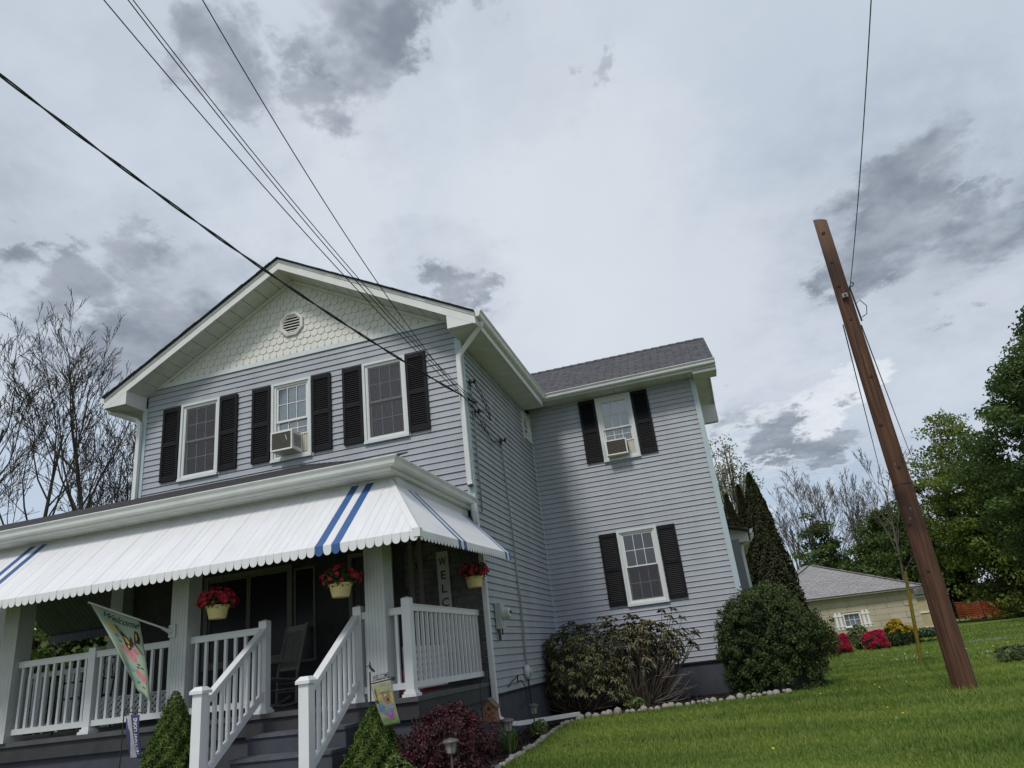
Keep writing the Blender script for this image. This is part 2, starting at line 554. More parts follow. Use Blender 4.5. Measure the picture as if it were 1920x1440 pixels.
# ------------------------------------------------------------------ the setting: ground, bed, hills
def build_ground():
    xs = np.unique(np.concatenate([np.linspace(-400, -30, 12), np.linspace(-30, 40, 71), np.linspace(40, 400, 12)]))
    ys = np.unique(np.concatenate([np.linspace(-60, -14, 8), np.linspace(-14, 40, 82), np.linspace(40, 500, 16)]))
    X, Y = np.meshgrid(xs, ys)
    Z = np.vectorize(lambda x, y: ground_z(x, y))(X, Y)
    near = (np.abs(X) < 30) & (Y < 40)
    Z = Z + np.where(near, .012 * np.sin(X * 1.3 + .4) * np.cos(Y * .9), 0) - .012
    V = np.stack([X, Y, Z], -1).reshape(-1, 3)
    nx = len(xs); ny = len(ys)
    idx = np.arange(nx * ny).reshape(ny, nx)
    F = np.stack([idx[:-1, :-1], idx[:-1, 1:], idx[1:, 1:], idx[1:, :-1]], -1).reshape(-1, 4)
    M = bpy.data.materials.new('lawn_ground'); M.use_nodes = True
    nt = M.node_tree; N, L = nt.nodes.new, nt.links.new
    b = nt.nodes['Principled BSDF']; b.inputs['Roughness'].default_value = .95; b.inputs['Specular IOR Level'].default_value = .1
    tc = N('ShaderNodeTexCoord')
    def nz(s, d=6):
        n = N('ShaderNodeTexNoise'); n.inputs['Scale'].default_value = s; n.inputs['Detail'].default_value = d; L(tc.outputs['Object'], n.inputs['Vector']); return n.outputs['Fac']
    def mp(f, a, c):
        r = N('ShaderNodeMapRange'); L(f, r.inputs[0]); r.inputs[1].default_value = a; r.inputs[2].default_value = c; return r.outputs[0]
    def mx(f, a, c):
        r = N('ShaderNodeMix'); r.data_type = 'RGBA'; L(f, r.inputs[0])
        for s, x in ((6, a), (7, c)):
            if isinstance(x, tuple): r.inputs[s].default_value = (*x, 1)
            else: L(x, r.inputs[s])
        return r.outputs[2]
    c = mx(mp(nz(.35), .35, .65), (.10, .165, .030), (.155, .21, .042))
    c = mx(mp(nz(2.2), .4, .7), c, (.19, .22, .05))
    c = mx(mp(nz(38, 3), .45, .75), c, (.07, .115, .018))
    L(c, b.inputs['Base Color'])
    bp = N('ShaderNodeBump'); bp.inputs['Strength'].default_value = .8; bp.inputs['Distance'].default_value = .03
    L(nz(60, 4), bp.inputs['Height']); L(bp.outputs[0], b.inputs['Normal'])
    o = link('lawn_ground', np_mesh('lawn_ground', V, F, M)); tag(o, 'mown green lawn reaching round the house', kind='structure')


BED = [(-.05, -3.9), (.7, -3.9), (.68, -2.2), (.62, -.45), (.54, 1.0), (.52, 1.8), (.66, 2.45), (1.15, 2.68), (1.86, 2.72), (2.53, 3.05), (3.3, 3.18), (3.95, 3.48), (4.15, 3.9), (4.3, 4.45), (3.62, 4.44), (-.02, 4.44), (-.02, 0), (-.05, -2.5)]


def in_poly(x, y, poly):
    c = np.zeros(np.shape(x), bool); n = len(poly)
    for i in range(n):
        x0, y0 = poly[i]; x1, y1 = poly[(i + 1) % n]
        if y0 == y1:
            continue
        hit = ((y0 > y) != (y1 > y)) & (x < (x1 - x0) * (y - y0) / (y1 - y0) + x0)
        c ^= hit
    return c


def build_bed():
    MUL = mat('dark_mulch', (.018, .013, .011), .95, .5, 14, .9, 30, spec=.2)
    bm = MB(); bm.prism([(x, y, G - .06) for x, y in BED], (0, 0, .075))
    o = obj('mulch_bed', bm, MUL); tag(o, 'dark mulch bed along the house', kind='structure')
    n = 9000
    P = np.stack([rng.uniform(-.1, 4.3, n), rng.uniform(-3.9, 4.45, n), np.full(n, G + .02)], 1)
    P = P[in_poly(P[:, 0], P[:, 1], BED)]
    V, F, t = leaf_arrays(P + rng.normal(size=P.shape) * [0, 0, .008], .05, .35, 2.0)
    ch = leaf_mat('mulch_chip', (.012, .009, .008), (.05, .036, .028), .9, 0)
    o = link('mulch_chips', np_mesh('mulch_chips', V, F, ch, t)); tag(o, 'loose dark bark chips covering the bed', 'mulch', kind='stuff')
    bm = MB(); bm.prism([(x, y, G - .06) for x, y in [(-9, -3.85), (-2.05, -3.85), (-2.05, -2.5), (-9, -2.5)]], (0, 0, .072))
    o = obj('mulch_bed', bm, MUL); tag(o, 'dark mulch strip in front of the porch', kind='structure')
    bm = MB(); bm.prism([(x, y, G - .06) for x, y in [(-.58, -3.85), (-.05, -3.85), (-.05, -2.5), (-.58, -2.5)]], (0, 0, .072))
    o = obj('mulch_bed', bm, MUL); tag(o, 'dark mulch patch beside the steps', kind='structure')
    bm = MB(); bm.prism([(x, y, G - .06) for x, y in [(-2.05, -9), (-.58, -9), (-.58, -3.1), (-2.05, -3.1)]], (0, 0, .07))
    o = obj('front_path', bm, mat('concrete', (.33, .32, .30), .85, .2, 4, .3, 40)); tag(o, 'concrete path leading to the porch steps', kind='structure')


def build_hills():
    HM = mat('wooded_hill', (.05, .065, .04), .95, .4, .03, .8, .3)
    V = []; F = []
    n = 60
    for i in range(n + 1):
        a = R_(-75 + 150 * i / n)
        h = 7 + 2.5 * math.sin(i * .5) + 1.5 * math.sin(i * 1.3)
        for r, z in ((380, -6), (430, h * .7), (480, h)):
            V.append((r * math.sin(a), r * math.cos(a), z))
    for i in range(n):
        for k in range(2):
            a = i * 3 + k; F.append((a, a + 3, a + 4, a + 1))
    mb = MB(); mb.add(V, F); o = obj('hills', mb, HM, smooth=True); tag(o, 'low wooded hills on the horizon', kind='structure')


build_ground()
build_bed()
build_hills()

# ------------------------------------------------------------------ the house
D1, W, X2 = 4.456, 6.037, 3.602       # wing set-back, main width, wing width
CRS = .1016                            # siding exposure
YB = 7.55                              # back wall of the wing
YM = 9.0                               # back wall of the main block
SOF, SOFW = 5.38, 5.47                 # soffit levels
house = empty('house', (-3, 0, G), 'two storey grey sided house with black shutters, white gable and striped porch awning', 'house')

MFRONT = Matrix.Identity(4)                                   # local x along wall, -y outward
MSIDE = Matrix.Rotation(math.pi / 2, 4, 'Z')                  # x -> +y, -y -> +x
MWING = Matrix.Translation((0, D1, 0))


def board_mesh():
    mb = MB()
    # clapboard-shaped course: lip at the bottom, thin at the top; unit length along x
    prof = [(0, 0.0), (-.022, 0.0), (-.0215, .008), (-.018, .016), (-.008, .087), (-.001, .091), (-.001, CRS + .001), (0, CRS + .001)]
    vs = [(0, y, z) for y, z in prof] + [(1, y, z) for y, z in prof]; n = len(prof)
    fs = [tuple(range(n)), tuple(range(2 * n - 1, n - 1, -1))] + [(i, n + i, n + (i + 1) % n, (i + 1) % n) for i in range(n)]
    mb.add(vs, fs)
    return mb.mesh('siding_board', SIDING)


BOARD = board_mesh()


def sided_wall(name, M, x0, x1, z0, z1, holes, zalign=0.0, cut=None):
    """a wall of separate siding courses, interrupted at the window openings"""
    par = None
    k0 = math.floor((z0 - zalign) / CRS + 1e-6)
    bk = MB(M)
    # thin sheathing behind the courses, open at the windows
    zs = sorted({z0, z1, *[h[2] for h in holes], *[h[3] for h in holes]})
    for a, b in zip(zs[:-1], zs[1:]):
        if b <= z0 or a >= z1: continue
        segs = [(x0, x1)]
        for h in holes:
            if h[2] < b - 1e-6 and h[3] > a + 1e-6:
                ns = []
                for s in segs:
                    if h[1] <= s[0] or h[0] >= s[1]: ns.append(s)
                    else:
                        if h[0] > s[0]: ns.append((s[0], h[0]))
                        if h[1] < s[1]: ns.append((h[1], s[1]))
                segs = ns
        for s in segs:
            bk.box((s[0], .002, a), (s[1], .11, b))
    par = obj(name, bk, DARKWALL, house)
    k = k0
    while zalign + k * CRS < z1 - .01:
        za = zalign + k * CRS; k += 1
        if za < z0 - .005: continue
        segs = [(x0, x1)]
        extra = []
        for h in holes:
            if h[2] < za + CRS - 1e-4 and h[3] > za + 1e-4:
                ns = []
                for s in segs:
                    if h[1] <= s[0] or h[0] >= s[1]: ns.append(s)
                    else:
                        if h[0] > s[0]: ns.append((s[0], h[0]))
                        if h[1] < s[1]: ns.append((h[1], s[1]))
                segs = ns
                if h[3] < za + CRS: extra.append((h[0], h[1], h[3], za + CRS))
                if h[2] > za: extra.append((h[0], h[1], za, h[2]))
        js = []
        for a, b in segs:
            while b - a > 2.2:
                c = a + random.uniform(.9, min(3.6, b - a - .4)); js.append((a, c)); a = c - .012
            js.append((a, b))
        for a, b, za_, zb_ in [(a, b, za, za + CRS) for a, b in js] + extra:
            if b - a < .02 or zb_ - za_ < .006: continue
            o = link('siding_board', BOARD, par)
            hh = min(zb_ - za_, z1 - za_) / CRS
            o.matrix_basis = M @ Matrix.Translation((a, random.uniform(-.003, .0012), za_ + random.uniform(-.001, .001))) @ Matrix.Diagonal((b - a, 1, hh, 1))
    return par


WIN_F = [(-5.247, -4.46), (-3.435, -2.68), (-1.725, -.952)]
FZ0, FZ1 = 3.895, 5.29
holes_front = [(a + .02, b - .02, FZ0 + .02, FZ1 - .02) for a, b in WIN_F]
sided_wall('front_wall', MFRONT, -W + .05, -.05, 2.7, 5.70, holes_front, .02)
sided_wall('side_wall', MSIDE, .06, D1 - .02, 0.0, SOF, [(3.72, 4.36, 4.66, 5.24)], 0.0)
WU, WL = (1.498, 2.257, 4.018, 5.42), (1.495, 2.286, 1.131, 2.581)
sided_wall('wing_wall', MWING, .03, X2 - .05, 0.0, SOFW, [(h[0] + .02, h[1] - .02, h[2] + .02, h[3] - .02) for h in (WU, WL)], 0.0)

# plain walls out of sight
mb = MB(); mb.box((X2 - .12, D1 + .03, 0), (X2 - .002, YB, 6.9 - 1.2))
mb.prism([(X2 - .12, D1 + .03, 5.4), (X2 - .12, YB, 5.4), (X2 - .12, 6.0, 6.7)], (.118, 0, 0))
obj('wing_side_wall', mb, SIDING, house)
mb = MB(); mb.box((0.0, YB, 0), (X2 - .002, YB + .1, 5.5)); obj('wing_rear_wall', mb, SIDING, house)
mb = MB(); mb.box((-W, .12, 0), (-W + .1, YM, 5.5)); obj('left_wall', mb, SIDING, house)
mb = MB(); mb.box((-W, YM, 0), (0, YM + .1, 5.5)); mb.prism([(-W, YM, 5.5), (0, YM, 5.5), (-W / 2, YM, 7.2)], (0, .1, 0)); obj('rear_wall', mb, SIDING, house)
mb = MB(); mb.box((-.1, D1 + .1, 0), (-.002, YM, 5.5)); obj('inner_wall', mb, DARKWALL, house)
# foundation
mb = MB(); mb.box((-W + .02, .02, G - .3), (-.004, D1 + .2, 0.012)); obj('foundation', mb, FOUND, house)
mb = MB(); mb.box((-.02, D1 + .012, G - .3), (X2 - .012, YB, 0.012)); obj('foundation', mb, FOUND, house)
mb = MB(); mb.box((.006, .06, -.012), (.03, D1, .014)); mb.box((.03, D1 - .03, -.012), (X2 - .01, D1 + .01, .014)); obj('starter_strip', mb, DARKM, house)

# corner posts
mb = MB(); mb.box((-.075, -.032, 2.65), (.034, -.0, SOF - .002)); mb.box((.0, -.002, 2.65), (.034, .07, SOF - .002)); obj('corner_post', mb, TRIM, house)
mb = MB(); mb.box((-.06, -.03, 0.0), (.032, .07, 2.648)); obj('corner_post', mb, TRIM, house)
mb = MB(); mb.box((-W - .034, -.032, 2.9), (-W + .06, .07, SOF - .002)); obj('corner_post', mb, TRIM, house)
mb = MB(); mb.box((X2 - .07, D1 - .032, 0), (X2 + .034, D1 + .07, SOFW - .002)); obj('corner_post', mb, TRIM, house)
mb = MB(); mb.box((.004, D1 - .03, 0), (.034, D1 - .002, SOF - .002)); obj('inside_corner_post', mb, TRIM, house)


# ---- windows
def muntins(mb, x0, x1, z0, z1, y, nx=3, nz=2, w=.012):
    for i in range(1, nx):
        x = x0 + (x1 - x0) * i / nx; mb.box((x - w / 2, y - .004, z0), (x + w / 2, y + .004, z1))
    for i in range(1, nz):
        z = z0 + (z1 - z0) * i / nz; mb.box((x0, y - .0036, z - w / 2), (x1, y + .0036, z + w / 2))


def window(M, x0, x1, z0, z1, curtain=None, screen=None, raise_=0.0, label=None, glass=None, frame=None):
    glass = glass or GLASS
    w = obj('window', frame_mb(M, x0, x1, z0, z1, .045, -.045, .02), frame or CASE, house)
    inn = MB(M)
    a0, a1, b0, b1 = x0 + .045, x1 - .045, z0 + .045, z1 - .045
    zm = (b0 + b1) / 2
    fm = frame_mb(M, a0, a1, b0, b1, .035, -.02, .06); obj('frame', fm, WHITE, w)
    c0, c1, e0, e1 = a0 + .035, a1 - .035, b0 + .035, b1 - .035
    # upper sash
    s = frame_mb(M, c0, c1, zm - .02, e1, .035, .0, .03); obj('upper_sash', s, WHITE, w)
    g = MB(M); g.box((c0 + .03, .014, zm), (c1 - .03, .018, e1 - .03)); obj('pane', g, glass, w)
    g = MB(M); muntins(g, c0 + .035, c1 - .035, zm + .015, e1 - .035, .006); obj('muntins', g, WHITE, w)
    lo = e0 + raise_
    s = frame_mb(M, c0, c1, lo, zm + .02 + raise_ * .0, .035, .032, .058); obj('lower_sash', s, WHITE, w)
    g = MB(M); g.box((c0 + .03, .043, lo + .03), (c1 - .03, .047, zm)); obj('pane', g, glass, w)
    g = MB(M); muntins(g, c0 + .035, c1 - .035, lo + .035, zm - .015, .036); obj('muntins', g, WHITE, w)
    if curtain:
        g = MB(M); n = 26
        vs = []
        for i in range(n + 1):
            x = a0 + .01 + (a1 - a0 - .02) * i / n
            yy = .085 + .010 * math.sin(i * 2.1) + .006 * math.sin(i * .9)
            vs += [(x, yy, b0), (x, yy, b1)]
        g.add(vs, [(2 * i, 2 * i + 2, 2 * i + 3, 2 * i + 1) for i in range(n)])
        obj('curtain', g, curtain, w, smooth=True)
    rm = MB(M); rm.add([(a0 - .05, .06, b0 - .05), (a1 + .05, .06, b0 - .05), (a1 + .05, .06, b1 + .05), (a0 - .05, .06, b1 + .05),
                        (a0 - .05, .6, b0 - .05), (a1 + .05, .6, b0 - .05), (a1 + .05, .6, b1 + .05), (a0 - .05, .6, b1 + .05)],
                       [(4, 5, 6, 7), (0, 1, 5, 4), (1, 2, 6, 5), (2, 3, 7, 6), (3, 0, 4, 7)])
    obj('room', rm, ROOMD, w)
    if screen:
        g = MB(M); g.box((c0, -.008, e0), (c1, -.006, zm if screen == 'half' else e1)); obj('insect_screen', g, SCREEN, w)
        g = frame_mb(M, c0 - .002, c1 + .002, e0 - .002, (zm if screen == 'half' else e1) + .002, .014, -.014, -.009); obj('screen_frame', g, WHITE, w)
    sl = MB(M); sl.box((x0 - .004, -.06, z0 - .012), (x1 + .004, -.002, z0 + .03)); obj('sill', sl, frame or CASE, w)
    if label: w['label'] = label
    return w


def frame_mb(M, x0, x1, z0, z1, t, ya, yb):
    mb = MB(M)
    mb.box((x0, ya, z0), (x0 + t, yb, z1)); mb.box((x1 - t, ya, z0), (x1, yb, z1))
    mb.box((x0 + t, ya + .001, z1 - t), (x1 - t, yb, z1)); mb.box((x0 + t, ya + .001, z0), (x1 - t, yb, z0 + t))
    return mb


window(MFRONT, *WIN_F[0], FZ0, FZ1, CURTAING, 'full')
window(MFRONT, *WIN_F[1], FZ0, FZ1, CURTAIN, None, .30, 'front window with white curtains behind an air conditioner')
window(MFRONT, *WIN_F[2], FZ0, FZ1, CURTAING, 'full')
window(MWING, *WU, CURTAIN, None, .30, 'upper wing window with white curtains')
window(MWING, *WL, None, 'half', 0, 'lower wing window with dark glass', GLASSD)
window(MSIDE, 3.72, 4.36, 4.66, 5.24, None, None, 0, 'small window high on the side wall', GLASSD)


# ---- shutters
def shutter_mesh(w, h):
    mb = MB()
    t = .032
    mb.box((0, -t, 0), (.045, 0, h)); mb.box((w - .045, -t, 0), (w, 0, h))
    zr = [(0, .085), (h * .47, h * .47 + .07), (h - .075, h)]
    for a, b in zr:
        mb.box((.045, -t + .002, a), (w - .045, 0, b))
    mb.box((.04, -.006, .02), (w - .04, -.001, h - .02))
    obj_l = MB()
    for (a, b) in ((.085, h * .47), (h * .47 + .07, h - .075)):
        n = int((b - a) / .034)
        for i in range(n):
            z = a + (i + .5) * (b - a) / n
            obj_l.add([(.045, -.024, z - .014), (w - .045, -.024, z - .014), (w - .045, -.008, z + .012), (.045, -.008, z + .012),
                       (.045, -.020, z - .017), (w - .045, -.020, z - .017)],
                      [(0, 1, 2, 3), (0, 4, 5, 1)])
    return mb.mesh('shutter', SHUT), obj_l.mesh('louvers', SHUT)


def shutters(M, spots, z0, z1):
    w = .352
    sm, lm = shutter_mesh(w, z1 - z0)
    for x in spots:
        s = link('shutter', sm, house); s.matrix_basis = M @ Matrix.Translation((x, -.026, z0))
        l = link('louvers', lm, s)


shutters(MFRONT, (-5.61, -4.445, -3.803, -2.655, -2.085, -.94), 3.93, 5.265)
shutters(MWING, (1.134, 2.268), 4.045, 5.418)
shutters(MWING, (1.132, 2.298), 1.16, 2.555)

# ---- gable of scallop shingles
GZ = 5.76                                # frieze level
AX, AZ = -W / 2, 7.245                   # wall apex under the soffit
slope = .552


def rake_z(x):
    return AZ - slope * abs(x - AX)


gb = MB(); hx = (AZ - GZ) / slope
gb.prism([(AX - hx, .0, GZ), (AX + hx, .0, GZ), (AX, .0, AZ)], (0, .1, 0))
gable = obj('gable_wall', gb, SCALE, house)
fr = MB(); fr.box((-W + .05, -.035, GZ - .055), (-.05, -.0005, GZ + .03)); obj('frieze_board', fr, CASE, house)
for s in (-1, 1):
    fr = MB(); L_ = Vector((s * hx, 0, -(AZ - GZ))); nn = Vector((s * .0, 0, -1))
    p0 = Vector((AX, -.024, AZ + .002)); p1 = Vector((AX + s * hx, -.024, GZ + .002))
    fr.bar(p0 - Vector((0, 0, .03)), p1 - Vector((0, 0, .03)), .045, .05, up=(s * slope, 0, 1)); obj('gable_moulding', fr, SCALE, house)

SW, SH = .134, .126


def clip(poly, nx, nz, c):
    out = []
    for i in range(len(poly)):
        p, q = poly[i], poly[(i + 1) % len(poly)]
        dp, dq = nx * p[0] + nz * p[1] - c, nx * q[0] + nz * q[1] - c
        if dp <= 0: out.append(p)
        if (dp < 0 < dq) or (dq < 0 < dp):
            t = dp / (dp - dq); out.append((p[0] + (q[0] - p[0]) * t, p[1] + (q[1] - p[1]) * t))
    return out


def scallop_poly():
    r = SW / 2 - .003
    pts = [(-r, SH * 1.12)]
    for k in range(9):
        a = math.pi + math.pi * k / 8
        pts.append((r * math.cos(a), .052 + .052 * math.sin(a) - .004))
    pts.append((r, SH * 1.12))
    return pts


def scallop_mesh(poly):
    mb = MB()
    f = [(x, -.015 + .010 * (z / SH), z) for x, z in poly]; b = [(x, -.001, z) for x, z in poly]; n = len(poly)
    mb.add(f + b, [tuple(range(n))] + [(i, n + i, n + (i + 1) % n, (i + 1) % n) for i in range(n)])
    return mb.mesh('scallop_shingle', SCALE)


SP = scallop_poly(); SM = scallop_mesh(SP)
row = 0
while GZ + .035 + row * SH < AZ - .05:
    z = GZ + .035 + row * SH
    half = (AZ - z) / slope
    n = int(half / SW) + 2
    for i in range(-n, n + 1):
        x = AX + (i + (.5 if row % 2 else 0)) * SW
        if abs(x - AX) > half + .02: continue
        if math.hypot(x - (AX - .03), z + .05 - 6.37) < .19: continue
        jit = random.uniform(-.004, .004)
        poly = SP
        # clip to the rake on both sides
        inside = all(z + q <= rake_z(x + p) - .012 for p, q in SP)
        if inside:
            me = SM
        else:
            pg = [(p + x, q + z) for p, q in SP]
            k = AZ - .012
            pg = clip(pg, slope, 1, k + slope * AX); pg = clip(pg, -slope, 1, k - slope * AX)
            pg = [(p - x, q - z) for p, q in pg]
            if len(pg) < 3 or max(q for p, q in pg) - min(q for p, q in pg) < .02: continue
            me = scallop_mesh(pg)
        o = link('scallop_shingle', me, gable); o.location = (x, jit * .5, z)
    row += 1

# octagonal vent
vx, vz = AX - .03, 6.37


def octa(r, y):
    return [(vx + r * math.cos(R_(22.5 + 45 * k)), y, vz + r * math.sin(R_(22.5 + 45 * k))) for k in range(8)]


vm = MB()
o1, o2, o3, o4 = octa(.245, -.002), octa(.245, -.045), octa(.20, -.055), octa(.17, -.03)
vm.add(o1 + o2 + o3 + o4, [(i + 8 * k, (i + 1) % 8 + 8 * k, (i + 1) % 8 + 8 * k + 8, i + 8 * k + 8) for k in range(3) for i in range(8)])
vent = obj('gable_vent', vm, SCALE, house)
bk = MB(); bk.add(octa(.17, -.004), [tuple(range(8))]); obj('vent_back', bk, DARKM, vent)
for i in range(6):
    z = vz - .135 + i * .054
    hw = .165 if abs(z - vz) < .07 else .165 - (abs(z - vz) - .07)
    lb = MB(); lb.add([(vx - hw, -.044, z - .012), (vx + hw, -.044, z - .012), (vx + hw, -.012, z + .022), (vx - hw, -.012, z + .022),
                       (vx - hw, -.040, z - .018), (vx + hw, -.040, z - .018)], [(0, 1, 2, 3), (0, 4, 5, 1)])
    obj('louver', lb, SCALE, vent)


# ---- roofs
def slab(name, quad, th, parent, uvo=(0, 0), m_=None):
    """roof sheet with UV in metres: quad = eave0, eave1, ridge1, ridge0"""
    q = [Vector(p) for p in quad]
    n = (q[1] - q[0]).cross(q[-1] - q[0]).normalized()
    if n.z < 0: n = -n
    u = (q[1] - q[0]).normalized(); v = n.cross(u)
    if v.z < 0: v = -v
    mb = MB(); k = len(q)
    vs = q + [p - n * th for p in q]
    mb.add(vs, [tuple(range(k)), tuple(range(2 * k - 1, k - 1, -1))] + [(i, i + k, (i + 1) % k + k, (i + 1) % k) for i in range(k)])
    mb.uv = [((p - q[0]).dot(u) + uvo[0], (p - q[0]).dot(v) + uvo[1]) for p in vs]
    return obj(name, mb, m_ or ROOF, parent)


EX = .455                                    # eave overhang to the side
RZ = 7.445; EZ = RZ - slope * (W / 2 + EX)   # ridge and eave of the roof skin
YR = -.518
slab('roof', [(EX, YR, EZ), (EX, YM + .4, EZ), (AX, YM + .4, RZ), (AX, YR, RZ)], .022, house)
slab('roof', [(-W - EX, YM + .4, EZ), (-W - EX, YR, EZ), (AX, YR, RZ), (AX, YM + .4, RZ)], .022, house)
# ragged shingle ends along the front rake
for s in (-1, 1):
    for i in range(26):
        t0, t1 = i / 26, (i + 1) / 26
        p0 = Vector((AX + s * (W / 2 + EX) * t0, YR - .012 - random.uniform(0, .012), RZ - .004 - (RZ - EZ) * t0 + random.uniform(0, .007)))
        p1 = Vector((AX + s * (W / 2 + EX) * t1, p0.y, RZ - .003 - (RZ - EZ) * t1))
        mb = MB(); mb.bar(p0, p1, .05, .008); mb.uv = [(v[0], v[1]) for v in mb.v]; obj('rake_shingle', mb, ROOF, house)
# rake fascia, two boards
for s in (-1, 1):
    a = Vector((AX, -.5, RZ - .03)); b = Vector((AX + s * (W / 2 + EX - .01), -.5, EZ - .027))
    dn = Vector((0, 0, -1))
    mb = MB(); mb.prism([a, b, b + dn * .185, a + dn * .185], (0, .03, 0)); obj('fascia', mb, WHITE, house)
    mb = MB(); mb.prism([a + Vector((0, -.012, .018)), b + Vector((0, -.012, .018)), b + Vector((0, -.012, -.045)), a + Vector((0, -.012, -.045))], (0, .0115, 0)); obj('drip_board', mb, WHITE, house)
# sloping rake soffit panels
for s in (-1, 1):
    n = 12
    xs0, xs1 = 0.0, W / 2
    for i in range(n):
        t0, t1 = xs0 + (xs1 - xs0) * i / n, xs0 + (xs1 - xs0) * (i + 1) / n - .012
        zz = RZ - .195
        p = [(AX + s * t0, -.47, zz - slope * t0), (AX + s * t1, -.47, zz - slope * t1), (AX + s * t1, -.001, zz - slope * t1), (AX + s * t0, -.001, zz - slope * t0)]
        mb = MB(); mb.prism(p, (0, 0, .012)); obj('soffit_panel', mb, SOFFIT, house)
        q = [(a, b, c + .013) for a, b, c in p]
    mb = MB(); mb.prism([(AX, -.47, RZ - .178), (AX + s * W / 2, -.47, RZ - .178 - slope * W / 2), (AX + s * W / 2, -.001, RZ - .178 - slope * W / 2), (AX, -.001, RZ - .178)], (0, 0, .01)); obj('soffit_backing', mb, DARKM, house)
# eave return boxes at the front corners
for s in (-1, 1):
    x0 = 0 if s > 0 else -W
    x1 = x0 + s * (EX - .012)
    top0 = RZ - .06 - slope * (W / 2); top1 = EZ - .05
    mb = MB(); mb.prism([(x0 - s * .012, -.498, SOF - .045), (x1, -.498, SOF - .045), (x1, -.498, top1), (x0 - s * .012, -.498, top0 - .02)], (0, .026, 0)); obj('eave_return', mb, WHITE, house)
    mb = MB(); mb.box((min(x0 - s * .012, x0 + s * .012), -.472, SOF - .045), (max(x0 - s * .012, x0 + s * .012), -.004, top0 - .02)); obj('eave_return_side', mb, WHITE, house)
# side eave soffits
def soffit_row(x0, x1, y0, y1, z, step=.305):
    n = max(1, round((y1 - y0) / step))
    for i in range(n):
        a = y0 + (y1 - y0) * i / n; b = y0 + (y1 - y0) * (i + 1) / n
        mb = MB(); mb.box((x0, a + .003, z + random.uniform(0, .002)), (x1, b - .003, z + .014)); obj('soffit_panel', mb, SOFFIT, house)
    mb = MB(); mb.box((x0, y0, z + .017), (x1, y1, z + .03)); obj('soffit_backing', mb, DARKM, house)


soffit_row(.002, EX - .02, -.47, 4.0, SOF - .04)
soffit_row(-W - EX + .02, -W - .002, -.47, 3.0, SOF - .04)
mb = MB(); mb.box((EX - .02, -.49, SOF - .05), (EX - .002, 3.98, EZ - .02)); obj('eave_fascia', mb, WHITE, house)
mb = MB(); mb.box((-W - EX + .002, -.49, SOF - .05), (-W - EX + .02, YM + .3, EZ - .02)); obj('eave_fascia', mb, WHITE, house)

# wing roof
WE, WR, WEZ, WRZ = 4.0, 6.0, 5.60, 6.935
RX = 4.085
slab('wing_roof', [(EX - .02, WE, WEZ), (RX, WE, WEZ), (RX, WR, WRZ), (-2.1, WR, WRZ)], .035, house)
slab('wing_roof', [(RX, 2 * WR - WE, WEZ), (0, 2 * WR - WE, WEZ), (-2.1, WR, WRZ), (RX, WR, WRZ)], .035, house)
for i in range(28):
    x = RX - .02 - i * .2
    mb = MB(); mb.box((x - .19, WR - .11, WRZ - .06), (x, WR + .11, WRZ - .058))
    mb = MB(); mb.add([(x - .21, WR - .12, WRZ - .062), (x, WR - .12, WRZ - .075), (x, WR, WRZ + .008), (x - .21, WR, WRZ + .022), (x - .21, WR + .12, WRZ - .062), (x, WR + .12, WRZ - .075)], [(0, 1, 2, 3), (3, 2, 5, 4)])
    mb.uv = [(v[0], v[1]) for v in mb.v]
    obj('ridge_cap', mb, ROOF, house)
# wing front eave
n = 12
for i in range(n):
    a = EX + (RX - .02 - EX) * i / n; b = EX + (RX - .02 - EX) * (i + 1) / n
    mb = MB(); mb.box((a + .003, WE + .03, SOFW - .005), (b - .003, D1 - .002, SOFW + .012)); obj('soffit_panel', mb, SOFFIT, house)
mb = MB(); mb.box((.03, WE + .035, SOFW + .013), (RX - .02, D1, SOFW + .025)); obj('soffit_backing', mb, DARKM, house)
mb = MB(); mb.box((.004, WE + .03, SOFW - .006), (EX - .004, D1 - .034, SOFW + .010)); obj('soffit_panel', mb, SOFFIT, house)
mb = MB(); mb.box((EX, WE + .012, SOFW - .02), (RX - .01, WE + .03, WEZ - .025)); obj('eave_fascia', mb, WHITE, house)
# eave return and rake of the wing gable (faces right)
for y0, y1 in ((WE + .012, D1 - .0), (YB, 2 * WR - WE - .012)):
    mb = MB(); mb.box((X2 + .004, y0, SOFW - .075), (RX - .004, y1, SOFW - .006)); obj('eave_return', mb, WHITE, house)
for s in (-1, 1):
    n = 7
    for i in range(n):
        t0, t1 = i / n, (i + 1) / n - .006
        sl = (WRZ - WEZ) / (WR - WE)
        ya, yb = WR + s * (YB - WR) * t0, WR + s * (YB - WR) * t1
        za, zb = WRZ - .14 - sl * abs(ya - WR), WRZ - .14 - sl * abs(yb - WR)
        mb = MB(); mb.prism([(X2, ya, za), (RX - .03, ya, za), (RX - .03, yb, zb), (X2, yb, zb)], (0, 0, .012)); obj('soffit_panel', mb, SOFFIT, house)
    a = Vector((RX - .03, WR, WRZ - .04)); b = Vector((RX - .03, WR + s * (WR - WE - .015), WEZ - .035))
    mb = MB(); mb.prism([a, b, b + Vector((0, 0, -.14)), a + Vector((0, 0, -.14))], (.028, 0, 0)); obj('fascia', mb, WHITE, house)
mb = MB(); mb.box((X2 + .004, YB - .03, SOFW - .16), (RX - .006, YB - .002, SOFW + .30)); obj('eave_return_side', mb, WHITE, house)


